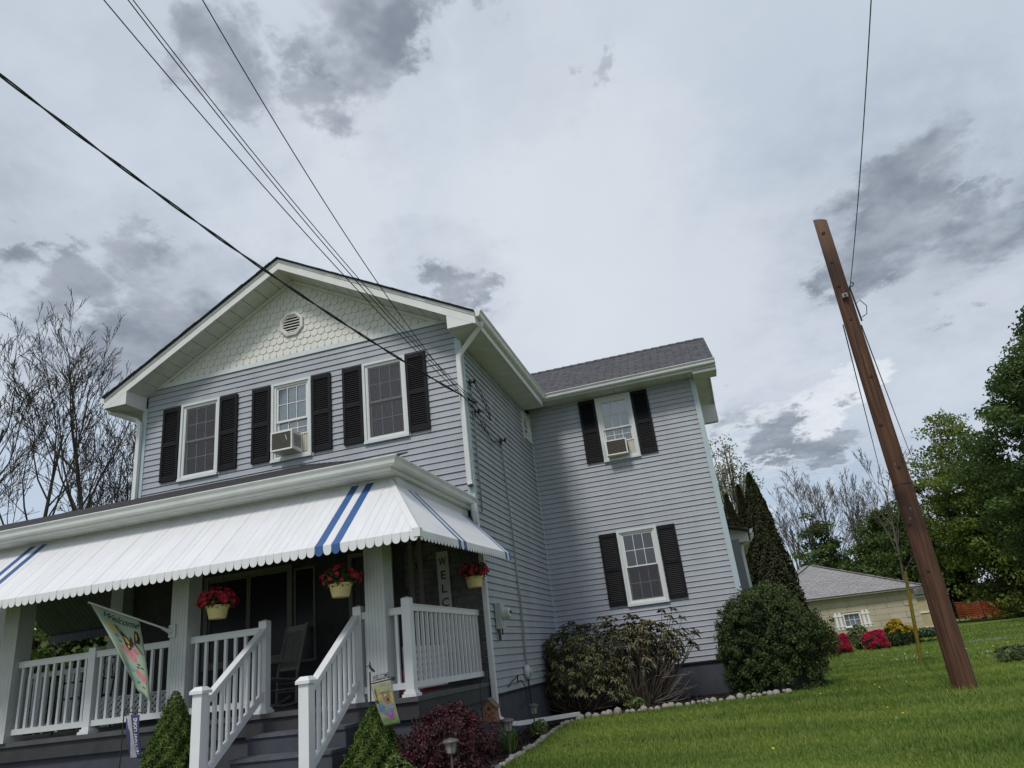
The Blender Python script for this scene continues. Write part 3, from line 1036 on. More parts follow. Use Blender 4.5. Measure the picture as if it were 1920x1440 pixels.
# ---- gutters
def gutter(pts, out, name='gutter', close=True):
    """K-style gutter along a level path; out = outward directions at each point (already mitred)"""
    prof = [(0, -.105), (.055, -.105), (.075, -.085), (.082, -.045), (.108, -.012), (.108, 0), (.100, 0), (.097, -.01), (0, -.012)]
    vs = []; k = len(prof)
    for p, o in zip(pts, out):
        for d, z in prof:
            vs.append(Vector(p) + Vector(o) * d + Vector((0, 0, z)))
    fs = []
    for i in range(len(pts) - 1):
        for j in range(k):
            fs.append((i * k + j, i * k + (j + 1) % k, (i + 1) * k + (j + 1) % k, (i + 1) * k + j))
    fs.append(tuple(range(k))); fs.append(tuple((len(pts) - 1) * k + j for j in range(k - 1, -1, -1)))
    mb = MB(); mb.add(vs, fs)
    return obj(name, mb, GUT, house)


GT = EZ + .015
gutter([(EX - .004, -.49, GT), (EX - .004, 3.99, GT + .03)], [(1, 0, 0), (1, -1, 0)])
gutter([(EX - .004, 3.99, GT + .03), (RX, 3.99, WEZ + .012)], [(1, -1, 0), (0, -1, 0)])
gutter([(-W - EX + .004, YM, GT), (-W - EX + .004, -.49, GT)], [(-1, 0, 0), (-1, 0, 0)])


# ---- downspouts
def ds(pts, up, name='downspout', w=.075, h=.055):
    mb = MB(); mb.pipe(pts, w, h, up); return obj(name, mb, GUT, house)


d = ds([(.49, -.30, 5.42), (.47, -.29, 5.36), (.07, -.085, 5.10), (.0, -.075, 5.03), (-.012, -.072, 4.95), (-.02, -.070, 2.98), (-.01, -.075, 2.92)], (1, 0, 0))
mb = MB(); mb.box((-.045, -.105, 2.895), (.02, -.048, 2.925)); obj('open_end', mb, DARKM, d)
ds([(-W - EX - .04, -.32, 5.42), (-W - EX - .02, -.31, 5.33), (-W - .12, -.085, 5.17), (-W - .05, -.075, 5.10), (-W - .045, -.072, 5.0), (-W - .045, -.072, 3.7)], (1, 0, 0))
ds([(.06, -.22, 2.6), (.055, -.20, 2.5), (.045, -.16, 2.42), (.03, -.085, 2.33), (.035, -.075, 2.24), (.05, -.07, 2.1), (.05, -.07, -.14), (.06, -.06, -.27), (.12, .08, -.36), (.2, .35, -.395), (.66, 2.32, -.50)], (1, 0, 0))
# low rear addition behind the wing
mb = MB(); mb.box((1.0, YB + .12, 0), (3.92, 11, 2.45)); obj('rear_addition_wall', mb, mat('rear_wall_paint', (.16, .17, .18), .7, .1), house)
slab('rear_addition_roof', [(4.22, YB + .1, 2.66), (4.22, 11.3, 2.66), (1, 11.3, 3.6), (1, YB + .1, 3.6)], .04, house)
mb = MB(); mb.prism([(3.9, YB + .5, 2.42), (4.2, YB + .5, 2.42), (4.2, YB + .5, 2.62), (3.3, YB + .5, 2.9), (3.3, YB + .5, 2.42)], (0, .03, 0)); obj('rear_eave_return', mb, WHITE, house)
mb = MB(); mb.box((4.17, YB + .5, 2.42), (4.2, 11.2, 2.62)); mb.box((3.9, YB + .53, 2.41), (4.19, 11.2, 2.43)); obj('rear_fascia', mb, WHITE, house)
gutter([(4.2, YB + .5, 2.70), (4.2, 11.2, 2.70)], [(1, 0, 0), (1, 0, 0)])
ds([(4.27, YB + .62, 2.62), (4.26, YB + .64, 2.54), (4.2, YB + .7, 2.46), (4.0, YB + .75, 2.36), (3.97, YB + .75, 2.25), (3.97, YB + .75, .0)], (1, 0, 0))

# ------------------------------------------------------------------ the porch (part of the house)
PX0, PY = -8.6, -2.55          # left end and front edge of the porch
PF = .185                      # porch floor
mb = MB(); mb.box((PX0, PY, PF - .05), (.0, -.02, PF)); obj('porch_floor', mb, FLOORM, house)
mb = MB(); mb.box((PX0, PY + .03, -.03), (-.01, PY + .06, PF - .052)); mb.box((-.04, PY + .061, -.03), (-.012, -.02, PF - .052)); obj('skirt_board', mb, SKIRT, house)
mb = MB(); mb.box((PX0 + .03, PY + .08, G - .3), (-.05, -.03, -.032)); obj('porch_foundation', mb, FOUND, house)
# porch wall behind: dark wall, ledge stone by the corner, door and windows
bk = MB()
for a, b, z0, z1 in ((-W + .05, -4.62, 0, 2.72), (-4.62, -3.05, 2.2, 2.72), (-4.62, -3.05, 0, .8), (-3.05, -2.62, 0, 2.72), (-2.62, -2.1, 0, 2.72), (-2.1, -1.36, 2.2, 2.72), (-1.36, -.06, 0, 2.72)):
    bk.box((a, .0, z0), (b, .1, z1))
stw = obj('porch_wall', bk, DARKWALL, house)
rs = random.Random(3)
z = -.03
while z < 2.4:
    h = rs.choice((.075, .09, .11))
    x = -.062
    while x > -1.1:
        l = rs.uniform(.16, .42); x0 = max(x - l, -1.16)
        if not (x0 < -.84 and z > 2.15):
            mb = MB(); mb.box((x0 + .004, -.012 - rs.uniform(.008, .035), z + .003), (x - .004, -.001, z + h - .003)); obj('ledge_stone', mb, STONE, stw)
        x = x0
    # short returns on the corner itself
    mb = MB(); mb.box((-.058, -.04 - rs.uniform(0, .015), z + .003), (.03 + rs.uniform(0, .012), -.031, z + h - .003)); obj('ledge_stone', mb, STONE, stw)
    z += h
PFR = mat('taupe_porch_trim', (.15, .14, .125), .6, .1, 5); PGL = mat('porch_dark_pane', (.008, .008, .010), .25, spec=.25)
# picture window and door in the porch wall
for (a, b, z0, z1) in ((-4.62, -3.05, .8, 2.2),):
    w_ = obj('window', frame_mb(MFRONT, a, b, z0, z1, .07, -.03, .05), PFR, house)
    for q in range(2):
        x0 = a + .07 + q * (b - a - .14) / 2; x1 = x0 + (b - a - .14) / 2
        obj('sash', frame_mb(MFRONT, x0 + .004, x1 - .004, z0 + .07, z1 - .07, .03, 0, .03), PFR, w_)
        g = MB(); g.box((x0 + .03, .012, z0 + .1), (x1 - .03, .016, z1 - .1)); obj('pane', g, PGL, w_)
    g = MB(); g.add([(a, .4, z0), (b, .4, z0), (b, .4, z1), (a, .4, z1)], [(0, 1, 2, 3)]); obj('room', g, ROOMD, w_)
w_ = obj('storm_door', frame_mb(MFRONT, -3.02, -2.66, .75, 2.12, .03, -.02, .0), PFR, house)
g = MB(); g.box((-2.99, -.006, .78), (-2.69, -.003, 2.09)); obj('pane', g, PGL, w_)
dr = obj('front_door', frame_mb(MFRONT, -2.1, -1.36, PF, 2.2, .06, -.02, .06), PFR, house)
g = MB(); g.box((-2.04, .03, PF + .02), (-1.42, .07, 2.14)); obj('door_leaf', g, mat('dark_door_paint', (.03, .03, .035), .4, .1), dr)
for zz in (.4, 1.25):
    g = frame_mb(MFRONT, -1.95, -1.51, zz, zz + .68, .03, .018, .029); obj('door_panel', g, mat('dark_door_paint', (.03, .03, .035)), dr)
g = MB(); g.lathe([(.001, -.03), (.028, -.025), (.03, 0), (.02, .02), (.001, .03)], 10, (-1.48, -.01, 1.12)); obj('door_knob', g, mat('brass', (.35, .25, .1), .3, metal=1), dr)
for x in (-1.05, -.9):
    g = MB(); g.box((x - .045, -.05, PF), (x + .03, -.036, 2.3)); obj('door_casing', g, PFR, house)

# porch roof: front slope, right hip slope
PG = 2.70
PO = -2.83; PXR = -.02
PSL = .372
wz = PG + PSL * (0 - PO)
slab('porch_roof', [(PX0 - .4, PO, PG), (PXR, PO, PG), (PXR - (0 - PO), 0, wz), (PX0 - .4, 0, wz)], .04, house, m_=ROOFD)
slab('porch_roof', [(PXR, PO, PG), (PXR, -.002, PG), (PXR - (0 - PO), -.002, wz)], .04, house)
slab('porch_roof', [(-W - .02, 2.85, PG), (PX0 - .4, 2.85, PG), (PX0 - .4, 0, wz), (-W - .02, 0, wz)], .04, house)
# hip ridge caps
for i in range(14):
    t = i / 14.0
    c = Vector((PXR - 2.83 * t, PO + 2.83 * t, PG + (wz - PG) * t + .012)); e = Vector((PXR - 2.83 * (t + .08), PO + 2.83 * (t + .08), PG + (wz - PG) * (t + .08) + .004))
    mb = MB(); mb.bar(c - Vector((0, 0, .012)), e - Vector((0, 0, .012)), .10, .016); mb.uv = [(v[0], v[1]) for v in mb.v]; obj('hip_cap', mb, ROOF, house)
# starter courses: uneven shingle edge over the gutter
for i in range(34):
    x = PX0 + i * .255
    mb = MB(); mb.box((x, PO - .02 - random.uniform(0, .012), PG + .002), (x + .25, PO + .28, PG + .014 + random.uniform(0, .006)), Matrix.Translation((0, PO, PG)) @ Matrix.Rotation(math.atan(PSL), 4, 'X') @ Matrix.Translation((0, -PO, -PG)))
    mb.uv = [(v[0], v[1]) for v in mb.v]; obj('eave_shingle', mb, random.choice((ROOF, ROOFD, ROOFD)), house)
gutter([(PX0 - .4, PO + .03, PG + .01), (PXR - .03, PO + .03, PG + .01)], [(0, -1, 0), (1, -1, 0)])
gutter([(PXR - .03, PO + .03, PG + .01), (PXR - .03, -.01, PG + .01)], [(1, -1, 0), (1, 0, 0)])
mb = MB(); mb.box((PX0 - .4, PO + .012, PG - .14), (PXR - .05, PO + .029, PG - .02)); mb.box((PXR - .048, PO + .012, PG - .14), (PXR - .031, -.01, PG - .02)); obj('porch_fascia', mb, WHITE, house)
# porch ceiling and the soffit strip outside the beam
n = 28
for i in range(n):
    a = PX0 + (-.06 - PX0) * i / n; b = PX0 + (-.06 - PX0) * (i + 1) / n
    mb = MB(); mb.box((a + .003, PO + .03, PG - .15), (b - .003, -.01, PG - .138)); obj('porch_ceiling_board', mb, SOFFIT, house)
mb = MB(); mb.box((PX0, -2.56, 2.32), (-.09, -2.36, PG - .151)); mb.box((-.3, -2.355, 2.32), (-.1, -.05, PG - .151)); obj('porch_beam', mb, COLW, house)


# columns with beaded faces
def column(x0, y0=-2.575, z0=PF, z1=2.319, w=.235):
    mb = MB(); mb.box((x0 + .0035, y0 + .0035, z0), (x0 + w - .0035, y0 + w - .0035, z1))
    n = 6; s = w / n
    for i in range(n):
        mb.box((x0 + i * s + .003, y0, z0 + .1), (x0 + (i + 1) * s - .003, y0 + .003, z1)); mb.box((x0 + i * s + .003, y0 + w - .003, z0 + .1), (x0 + (i + 1) * s - .003, y0 + w, z1))
        mb.box((x0 + w - .003, y0 + i * s + .003, z0 + .1), (x0 + w, y0 + (i + 1) * s - .003, z1)); mb.box((x0, y0 + i * s + .003, z0 + .1), (x0 + .003, y0 + (i + 1) * s - .003, z1))
    c = obj('porch_column', mb, COLW, house)
    b = MB(); b.box((x0 - .006, y0 - .006, z0 - .0), (x0 + w + .006, y0 + w + .006, z0 + .1)); obj('column_base', b, COLW, c)
    return c


for x in (-.55, -3.08, -5.6, -8.2):
    column(x)
column(-8.5, -.3)
column(-6.3, -.15)

BALM = {}


def baluster(x, y, z0, z1, par):
    k = round(z1 - z0, 3)
    if k not in BALM:
        b = MB(); b.box((-.016, -.016, 0), (.016, .016, k)); BALM[k] = b.mesh('baluster', RAILW)
    o = link('baluster', BALM[k], par); o.location = (x, y, z0); return o


def rail(p, q, n, ends=True, zt=.87, zb=.11):
    """level railing between two points on the porch floor"""
    p, q = Vector(p), Vector(q)
    t = MB(); t.bar(p + Vector((0, 0, zt)), q + Vector((0, 0, zt)), .055, .062)
    t.bar(p + Vector((0, 0, zt + .036)), q + Vector((0, 0, zt + .036)), .075, .012)
    r = obj('railing', t, RAILW, house)
    b = MB(); b.bar(p + Vector((0, 0, zb)), q + Vector((0, 0, zb)), .05, .065); obj('bottom_rail', b, RAILW, r)
    for i in range(n):
        c = p.lerp(q, (i + .5) / n); baluster(c.x, c.y, c.z + zb + .032, c.z + zt - .031, r)
    return r


def post(x, y, z0, z1, w=.098, base=True, cap='flat'):
    mb = MB(); mb.box((x - w / 2, y - w / 2, z0), (x + w / 2, y + w / 2, z1))
    p = obj('railing_post', mb, RAILW, house)
    c = MB(); e = w / 2
    if cap == 'big':
        c.box((x - e - .022, y - e - .022, z1 - .035), (x + e + .022, y + e + .022, z1 - .008))
        c.add([(x - e - .022, y - e - .022, z1 - .0075), (x + e + .022, y - e - .022, z1 - .0075), (x + e + .022, y + e + .022, z1 - .0075), (x - e - .022, y + e + .022, z1 - .0075),
               (x - .04, y - .04, z1 + .03), (x + .04, y - .04, z1 + .03), (x + .04, y + .04, z1 + .03), (x - .04, y + .04, z1 + .03)],
              [(0, 1, 5, 4), (1, 2, 6, 5), (2, 3, 7, 6), (3, 0, 4, 7), (4, 5, 6, 7)])
    else:
        c.add([(x - e - .003, y - e - .003, z1 + .0005), (x + e + .003, y - e - .003, z1 + .0005), (x + e + .003, y + e + .003, z1 + .0005), (x - e - .003, y + e + .003, z1 + .0005), (x, y, z1 + .022)],
              [(0, 1, 4), (1, 2, 4), (2, 3, 4), (3, 0, 4), (3, 2, 1, 0)])
    obj('post_cap', c, RAILW, p)
    if base:
        b = MB(); b.box((x - e - .03, y - e - .03, z0), (x + e + .03, y + e + .03, z0 + .03)); b.box((x - e - .015, y - e - .015, z0 + .0305), (x + e + .015, y + e + .015, z0 + .055)); obj('post_base', b, RAILW, p)
    return p


RY = -2.47
post(-.10, RY, PF, 1.185)                       # corner post
post(-.685, RY, PF, 1.165)                      # top newels of the steps
post(-1.875, RY, PF, 1.16)
post(-4.235, RY, PF, 1.14)                      # middle post on the left
rail((-.315, RY, PF), (-.15, RY, PF), 1)
rail((-.635, RY, PF), (-.55, RY, PF), 1)
rail((-.10, RY + .05, PF), (-.10, -.05, PF), 17, zt=.90)
rail((-2.845, RY, PF), (-1.925, RY, PF), 7)
rail((-4.185, RY, PF), (-3.085, RY, PF), 9)
rail((-5.36, RY, PF), (-4.285, RY, PF), 9)
rail((-8.0, RY, PF), (-5.61, RY, PF), 20)
rail((-8.3, -.2, PF), (-6.3, -.05, PF), 17)
rail((-8.4, RY + .1, PF), (-8.4, -.3, PF), 18)
post(-8.42, -.5, PF, 1.14)

# steps
TR = mat('step_tread_wear', (.075, .08, .098), .7, .35, 6, .2, 30)
for i in range(4):
    z1 = PF - .19 * (i + 1) + .0; y1 = PY + .03 - .285 * i
    if i == 3: break
    mb = MB(); mb.box((-1.84, y1 - .285, G - .2), (-.70, y1 - .0005 if i else PY + .029, z1 - .031)); st = obj('porch_step', mb, FOUND, house)
    t = MB(); t.box((-1.85, y1 - .305, z1 - .03), (-.69, y1 - .001 if i else PY + .029, z1)); obj('tread', t, TR, st)
mb = MB(); mb.prism([(-.69, PY + .03, PF - .25), (-.69, PY - .75, G - .02), (-.69, PY + .03, G - .02)], (.06, 0, 0)); obj('stair_stringer', mb, FOUND, house)
mb = MB(); mb.prism([(-1.91, PY + .03, PF - .25), (-1.91, PY - .75, G - .02), (-1.91, PY + .03, G - .02)], (.06, 0, 0)); obj('stair_stringer', mb, FOUND, house)

for x, topz in ((-1.862, .495), (-.70, .47)):
    post(x, -3.545, G, topz, .105, True, 'big')
    a = Vector((x, RY - .05, 1.035)); b = Vector((x, -3.49, .36))
    t = MB(); t.bar(a, b, .055, .05); t.bar(a + Vector((0, 0, .032)), b + Vector((0, 0, .032)), .08, .022)
    r = obj('stair_railing', t, RAILW, house)
    dz = .655
    t = MB(); t.bar(a - Vector((0, 0, dz)), b - Vector((0, 0, dz)), .05, .06); obj('bottom_rail', t, RAILW, r)
    for i in range(9):
        c = a.lerp(b, (i + .5) / 9); baluster(c.x, c.y, c.z - dz + .03, c.z - .03, r)

# ---- awning of aluminium slats with a scalloped valance
AT, AYT = 2.555, -2.53              # top line
AK, AYK = 1.735, -3.40              # knee
AB = 1.585                          # scallop bottoms
awn_frame = MB()
awn_frame.bar((PX0, AYK + .06, AK - .01), (.44, AYK + .06, AK - .01), .03, .03)
awn_frame.bar((.42, AYK + .06, AK - .01), (.42, -.1, AK + .07), .03, .03)
for x in (-.35, -1.8, -3.3, -4.8, -6.3, -7.8):
    awn_frame.bar((x, AYT + .05, AT - .08), (x, AYK + .08, AK - .02), .025, .025)
    awn_frame.bar((x, -2.58, 1.9), (x, AYK + .08, AK - .02), .02, .02)
awning = obj('awning', awn_frame, DARKM, house)


def slat(u0, u1, t0, t1, fmap, blue, flip=True):
    """one slat: u across, t = start down the slope on either side (0 = top, 1 = knee); fmap(u, s, v, n) -> point"""
    mb = MB(); us = [u0 + .001, u0 + .012, u1 - .012, u1 - .001]; dn = [-.004, 0, 0, -.004]
    rows = []
    if min(t0, t1) < .96:
        for f in (0, .5, .94):
            rows.append([('s', t0 + (1 - t0) * f if f else t0, t1 + (1 - t1) * f if f else t1)] * 4)
    for v in (-.02, .03, .08):
        rows.append([('v', v, v)] * 4)
    vs = []
    for r in rows:
        for k, (u, n) in enumerate(zip(us, dn)):
            f = (u - u0) / (u1 - u0)
            kind, a, b = r[k]
            val = a + (b - a) * f
            vs.append(fmap(u, val if kind == 's' else 1.0, 0 if kind == 's' else val, n))
    nr = len(rows)
    fs = [(i * 4 + j, i * 4 + j + 1, i * 4 + 5 + j, i * 4 + 4 + j) for i in range(nr - 1) for j in range(3)]
    base = len(vs); m_ = 7
    for k in range(m_):                      # half-round end of the valance
        a = math.pi * k / (m_ - 1)
        u = (u0 + u1) / 2 - (u1 - u0 - .004) / 2 * math.cos(a)
        vs.append(fmap(u, 1.0, .085 + .048 * math.sin(a), 0))
    l = (nr - 1) * 4
    fs += [f_[::-1] for f_ in ((l, base, base + 1, l + 1), (l + 1, base + 1, base + 2, base + 3, base + 4, base + 5, l + 2), (l + 2, base + 5, base + 6, l + 3))]
    # wire bead hemming the scallop
    mb.add(vs, [f[::-1] for f in fs] if flip else fs)
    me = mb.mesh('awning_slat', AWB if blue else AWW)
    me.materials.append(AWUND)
    return me


def fm_front(u, s, v, n):
    if v == 0 and s < 1:
        y = AYT + (AYK - AYT) * s; z = AT + (AK - AT) * s
        return (u, y - n * .69 * -1, z + n * .72)
    if v < .02:
        return (u, AYK - .008 - n * -.9, AK - .004 + n * .3)
    return (u, AYK - .012 + n * -.9 * -1, AK + .02 - v)


def solid(o, th=.002):
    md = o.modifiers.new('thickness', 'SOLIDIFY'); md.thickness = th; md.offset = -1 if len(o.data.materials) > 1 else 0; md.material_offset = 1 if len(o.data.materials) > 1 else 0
    return o


SLW = .0955
XC0, XC1 = -.19, .475           # hip line from top corner to lower corner
nsl = 0
u = XC1
full_w = full_b = None
STRIPE = {}
k = 0
proto = {}
while u > PX0 - .1:
    u0, u1 = u - SLW, u

    def tt(x):
        return max(0.0, (x - XC0) / (XC1 - XC0)) if x > XC0 else 0.0
    t0, t1 = tt(u0), min(tt(u1), .985)
    xc = (u0 + u1) / 2
    blue = any(abs(xc - b) < .048 for b in (-.405, -.60, -5.07, -5.26))
    if t1 <= 0:
        if blue not in proto:
            proto[blue] = slat(-SLW / 2, SLW / 2, 0, 0, fm_front, blue)
        o = link('awning_slat', proto[blue], awning); o.location = (xc, random.uniform(-.002, .002), 0)
    else:
        o = link('awning_slat', slat(u0, u1, t0, t1, fm_front, blue), awning)
    solid(o); u -= SLW; k += 1

AXT, AXK = -.19, .475


def fm_side(u, s, v, n):
    # u runs along y; the side rises slightly towards the house
    lift = .11 * (u - AYK) / 3.4
    if v == 0 and s < 1:
        x = AXT + (AXK - AXT) * s; z = AT + (AK + lift - AT) * s
        return (x + n * .75, u, z + n * .6)
    if v < .02:
        return (AXK + .006 + n * .9, u, AK + lift - .004 + n * .3)
    return (AXK + .01 + n * .9, u, AK + lift + .02 - v)


u = AYK
k = 0
while u < -.06:
    u0, u1 = u, u + SLW
    t0 = max(0.0, (AYT - u0) / (AYT - AYK)); t1 = max(0.0, (AYT - u1) / (AYT - AYK))
    blue = k in (12, 14, 32, 34)
    o = link('awning_slat', slat(u0, u1, min(t0, .985), t1, fm_side, blue), awning); solid(o)
    u += SLW; k += 1
# hip strip and corner cap
mb = MB()
a = Vector((XC0, AYT, AT)); b = Vector((XC1, AYK, AK))
mb.add([a + Vector((-.055, 0, -.004)), a + Vector((0, 0, .016)), a + Vector((0, .055, -.004)), b + Vector((-.065, -.014, .004)), b + Vector((.006, -.012, .014)), b + Vector((.012, .065, .004))],
       [(0, 1, 4, 3), (1, 2, 5, 4)])
solid(obj('hip_strip', mb, AWU, awning), .003)
mb = MB(); mb.box((XC1 - .05, AYK - .022, AK - .075), (XC1 + .022, AYK + .05, AK + .012)); obj('corner_cap', mb, AWU, awning)


# awning along the open back of the porch, left of the house
def fm_back(u, s, v, n):
    if v == 0 and s < 1:
        return (u, .0 + .85 * s, 2.5 + (1.75 - 2.5) * s)
    return (u, .855, 1.76 - v)


pb = slat(-SLW / 2, SLW / 2, 0, 0, fm_back, False, False)
pbb = slat(-SLW / 2, SLW / 2, 0, 0, fm_back, True, False)
for i in range(24):
    o = link('awning_slat', pbb if i in (3, 5) else pb, awning); o.location = (-8.5 + i * SLW, 0, 0); solid(o)

# ------------------------------------------------------------------ things on and round the house
# ---- air conditioners in two windows
def air_con(x0, x1, z0, z1, ywall, p, label, style):
    e = empty('air_conditioner', ((x0 + x1) / 2, ywall, z0), label, 'air conditioner', 'window air conditioners')
    case = mat('ac_white_case', (.62, .61, .57), .5, .15, 8)
    yf, yb = ywall - p, ywall + .12
    mb = MB(); mb.box((x0, yf + .02, z0), (x1, yb, z1)); obj('case', mb, case, e)
    fr = MB(); t = .022
    fr.box((x0 - .003, yf, z0 - .003), (x0 + t, yf + .03, z1 + .003)); fr.box((x1 - t, yf, z0 - .003), (x1 + .003, yf + .03, z1 + .003))
    fr.box((x0 + t, yf + .001, z1 - t), (x1 - t, yf + .03, z1 + .003)); fr.box((x0 + t, yf + .001, z0 - .003), (x1 - t, yf + .03, z0 + t))
    obj('face_frame', fr, case, e)
    if style == 'coil':
        cm = mat('ac_coil', (.05, .04, .032), .7, .5, 60, .6, 140, metal=.3)
        mb = MB(); mb.box((x0 + t, yf + .010, z0 + t), (x1 - t, yf + .019, z1 - t)); obj('coil', mb, cm, e)
        mb = MB(); n = 9
        for i in range(1, n):
            z = z0 + t + (z1 - z0 - 2 * t) * i / n; mb.box((x0 + t, yf + .004, z - .003), (x1 - t, yf + .009, z + .003))
        obj('grille', mb, mat('ac_grille', (.13, .11, .09), .6, .6, 40), e)
    else:
        cm = mat('ac_back_panel', (.075, .068, .055), .6, .25, 10)
        mb = MB(); mb.box((x0 + t, yf + .008, z0 + t), (x1 - t, yf + .019, z1 - t)); obj('rear_grille', mb, cm, e)
        mb = MB()
        for i in range(24):
            z = z0 + t + (z1 - z0 - 2 * t) * (i + .5) / 24; mb.box((x0 + t + .01, yf + .005, z - .002), (x1 - t - .01, yf + .0078, z + .002))
        obj('grille', mb, cm, e)
        mb = MB(); mb.add([(x0 + .26, yf + .003, z1 - .07), (x0 + .27, yf + .003, z1 - .07), (x0 + .30, yf + .003, z1 - .16), (x0 + .29, yf + .003, z1 - .16)], [(0, 1, 2, 3)]); obj('scratch', mb, case, e)
    # vent slits on the side
    mb = MB()
    for i in range(10):
        mb.box((x1 + .0005, yf + .06 + i * .022, z0 + .06), (x1 + .004, yf + .066 + i * .022, z1 - .05))
    obj('side_vents', mb, DARKM, e)
    # accordion filler panels
    acc = mat('ac_filler', (.48, .45, .38), .7, .1, 10)
    for a, b in ((x0 - .09, x0 - .002), (x1 + .006, x1 + .15)):
        mb = MB(); n = 6
        for i in range(n):
            c = a + (b - a) * i / n; mb.box((c, ywall - .012 + .008 * (i % 2), z0 + .02), (c + (b - a) / n, ywall + .01, z1))
        obj('filler_panel', mb, acc, e)
    mb = MB(); mb.box((x0 - .09, ywall - .02, z1 + .002), (x1 + .15, ywall + .03, z1 + .022)); obj('top_rail', mb, case, e)
    return e


air_con(-3.26, -2.87, 3.98, 4.30, .02, .33, 'boxy window air conditioner in the middle front window above the porch', 'plain')
air_con(1.60, 2.03, 4.085, 4.40, D1 + .02, .26, 'small window air conditioner in the upper wing window', 'coil')

# ---- hanging flower baskets
POT = mat('cream_plastic_pot', (.62, .50, .24), .45, .06, 6)
PETAL = leaf_mat('petunia_petal', (.42, .012, .035), (.66, .05, .10), .5, .25)
PLEAF = leaf_mat('petunia_leaf', (.035, .07, .02), (.10, .14, .05), .5, .3)


def basket(c, label, rot, hang, seed, fl=90):
    c = Vector(c)
    e = empty('flower_basket', c, label, 'hanging basket', 'hanging baskets of red flowers')
    mb = MB(); mb.lathe([(.085, 0), (.092, .004), (.118, .115), (.128, .12), (.130, .145), (.120, .147), (.112, .13)], 20)
    obj('pot', mb, POT, e, smooth=False, local=True)
    hm = MB()
    for k in range(3):
        a = rot + k * 2.094
        hm.tube([(.12 * math.cos(a), .12 * math.sin(a), .14), (.05 * math.cos(a), .05 * math.sin(a), hang * .75), (0, 0, hang)], .003, 4)
    hm.tube([(0, 0, hang), (0, 0, hang + .06), (.015, 0, hang + .08), (0, 0, hang + .1)], .003, 4)
    obj('hanger', hm, DARKM, e, local=True)
    r = np.random.default_rng(seed)
    n = 900
    d = r.normal(size=(n, 3)); d /= np.linalg.norm(d, axis=1)[:, None]
    P = d * np.array([.2, .2, .12]) * (r.random(n) ** .4)[:, None] + np.array([0, 0, .2]); P = P[P[:, 2] > .09]
    foliage('foliage', P, .035, PLEAF, e, local=True)
    # flowers: five-petalled trumpets
    V = []; F = []; T = []
    m_ = 0
    while m_ < fl:
        q = r.normal(size=3); q /= np.linalg.norm(q)
        if q[2] < -.35: continue
        m_ += 1
        p = q * np.array([.215, .215, .14]) * r.uniform(.85, 1.1) + np.array([0, 0, .2]); q = q + np.array([0, -.25, .15]); q /= np.linalg.norm(q)
        a = np.cross(q, [0.3, .1, 1]); a /= np.linalg.norm(a); b = np.cross(q, a); rad = r.uniform(.02, .036)
        o = len(V); V.append(p - q * .015); T.append(0.0)
        for k in range(10):
            t = 2 * math.pi * k / 10; rr = rad * (1 if k % 2 == 0 else .8)
            V.append(p + (a * math.cos(t) + b * math.sin(t)) * rr + q * (.006 if k % 2 else 0)); T.append(r.random())
        F += [(o, o + 1 + k, o + 1 + (k + 1) % 10) for k in range(10)]
    me = np_mesh('flowers', np.array(V), np.array(F), PETAL, np.array(T))
    tag(link('flowers', me, e, True), kind='stuff')
    return e


basket((-2.31, -2.74, 1.235), 'hanging basket of red petunias left of the steps, beside the column', .3, .62, 1, 120)
basket((-.72, -2.80, 1.26), 'hanging basket of red petunias above the right stair rail', 1.1, .62, 2, 60)
basket((.06, -.52, 1.39), 'hanging basket of red petunias at the house corner beside the welcome board', .7, .5, 3, 60)
basket((-7.75, -.35, 1.33), 'shaded hanging basket at the far left back of the porch', .2, .6, 4, 40)

# ---- tall WELCOME board on the stone wall
e = empty('welcome_board', (-.545, -.06, .95), 'tall pale board with the word WELCOME in black letters running down it', 'sign')
mb = MB(); mb.box((-.635, -.085, .62), (-.455, -.062, 2.01)); obj('board', mb, mat('whitewashed_board', (.42, .41, .39), .7, .12, 4), e)
for i, ch in enumerate('WELCOME'):
    vs, fs, bb = text_mesh(ch, .165)
    s = (.115 if ch != 'M' else .13) / (bb[1] - bb[0]); w = (bb[1] - bb[0]) * s
    s = min(s, 1.05)
    w = (bb[1] - bb[0]) * s
    zc = 1.865 - i * .19
    mb = MB(); V = [(-.545 + (x - bb[0]) * s - w / 2, -.0875, zc + (y - (bb[2] + bb[3]) / 2) * 1.0) for x, y in vs]
    mb.add(V, fs)
    # serifs
    obj('letter', mb, DARKM, e)

# ---- rocking chair
RC = mat('white_rocking_chair_paint', (.20, .195, .185), .55, .1, 8)


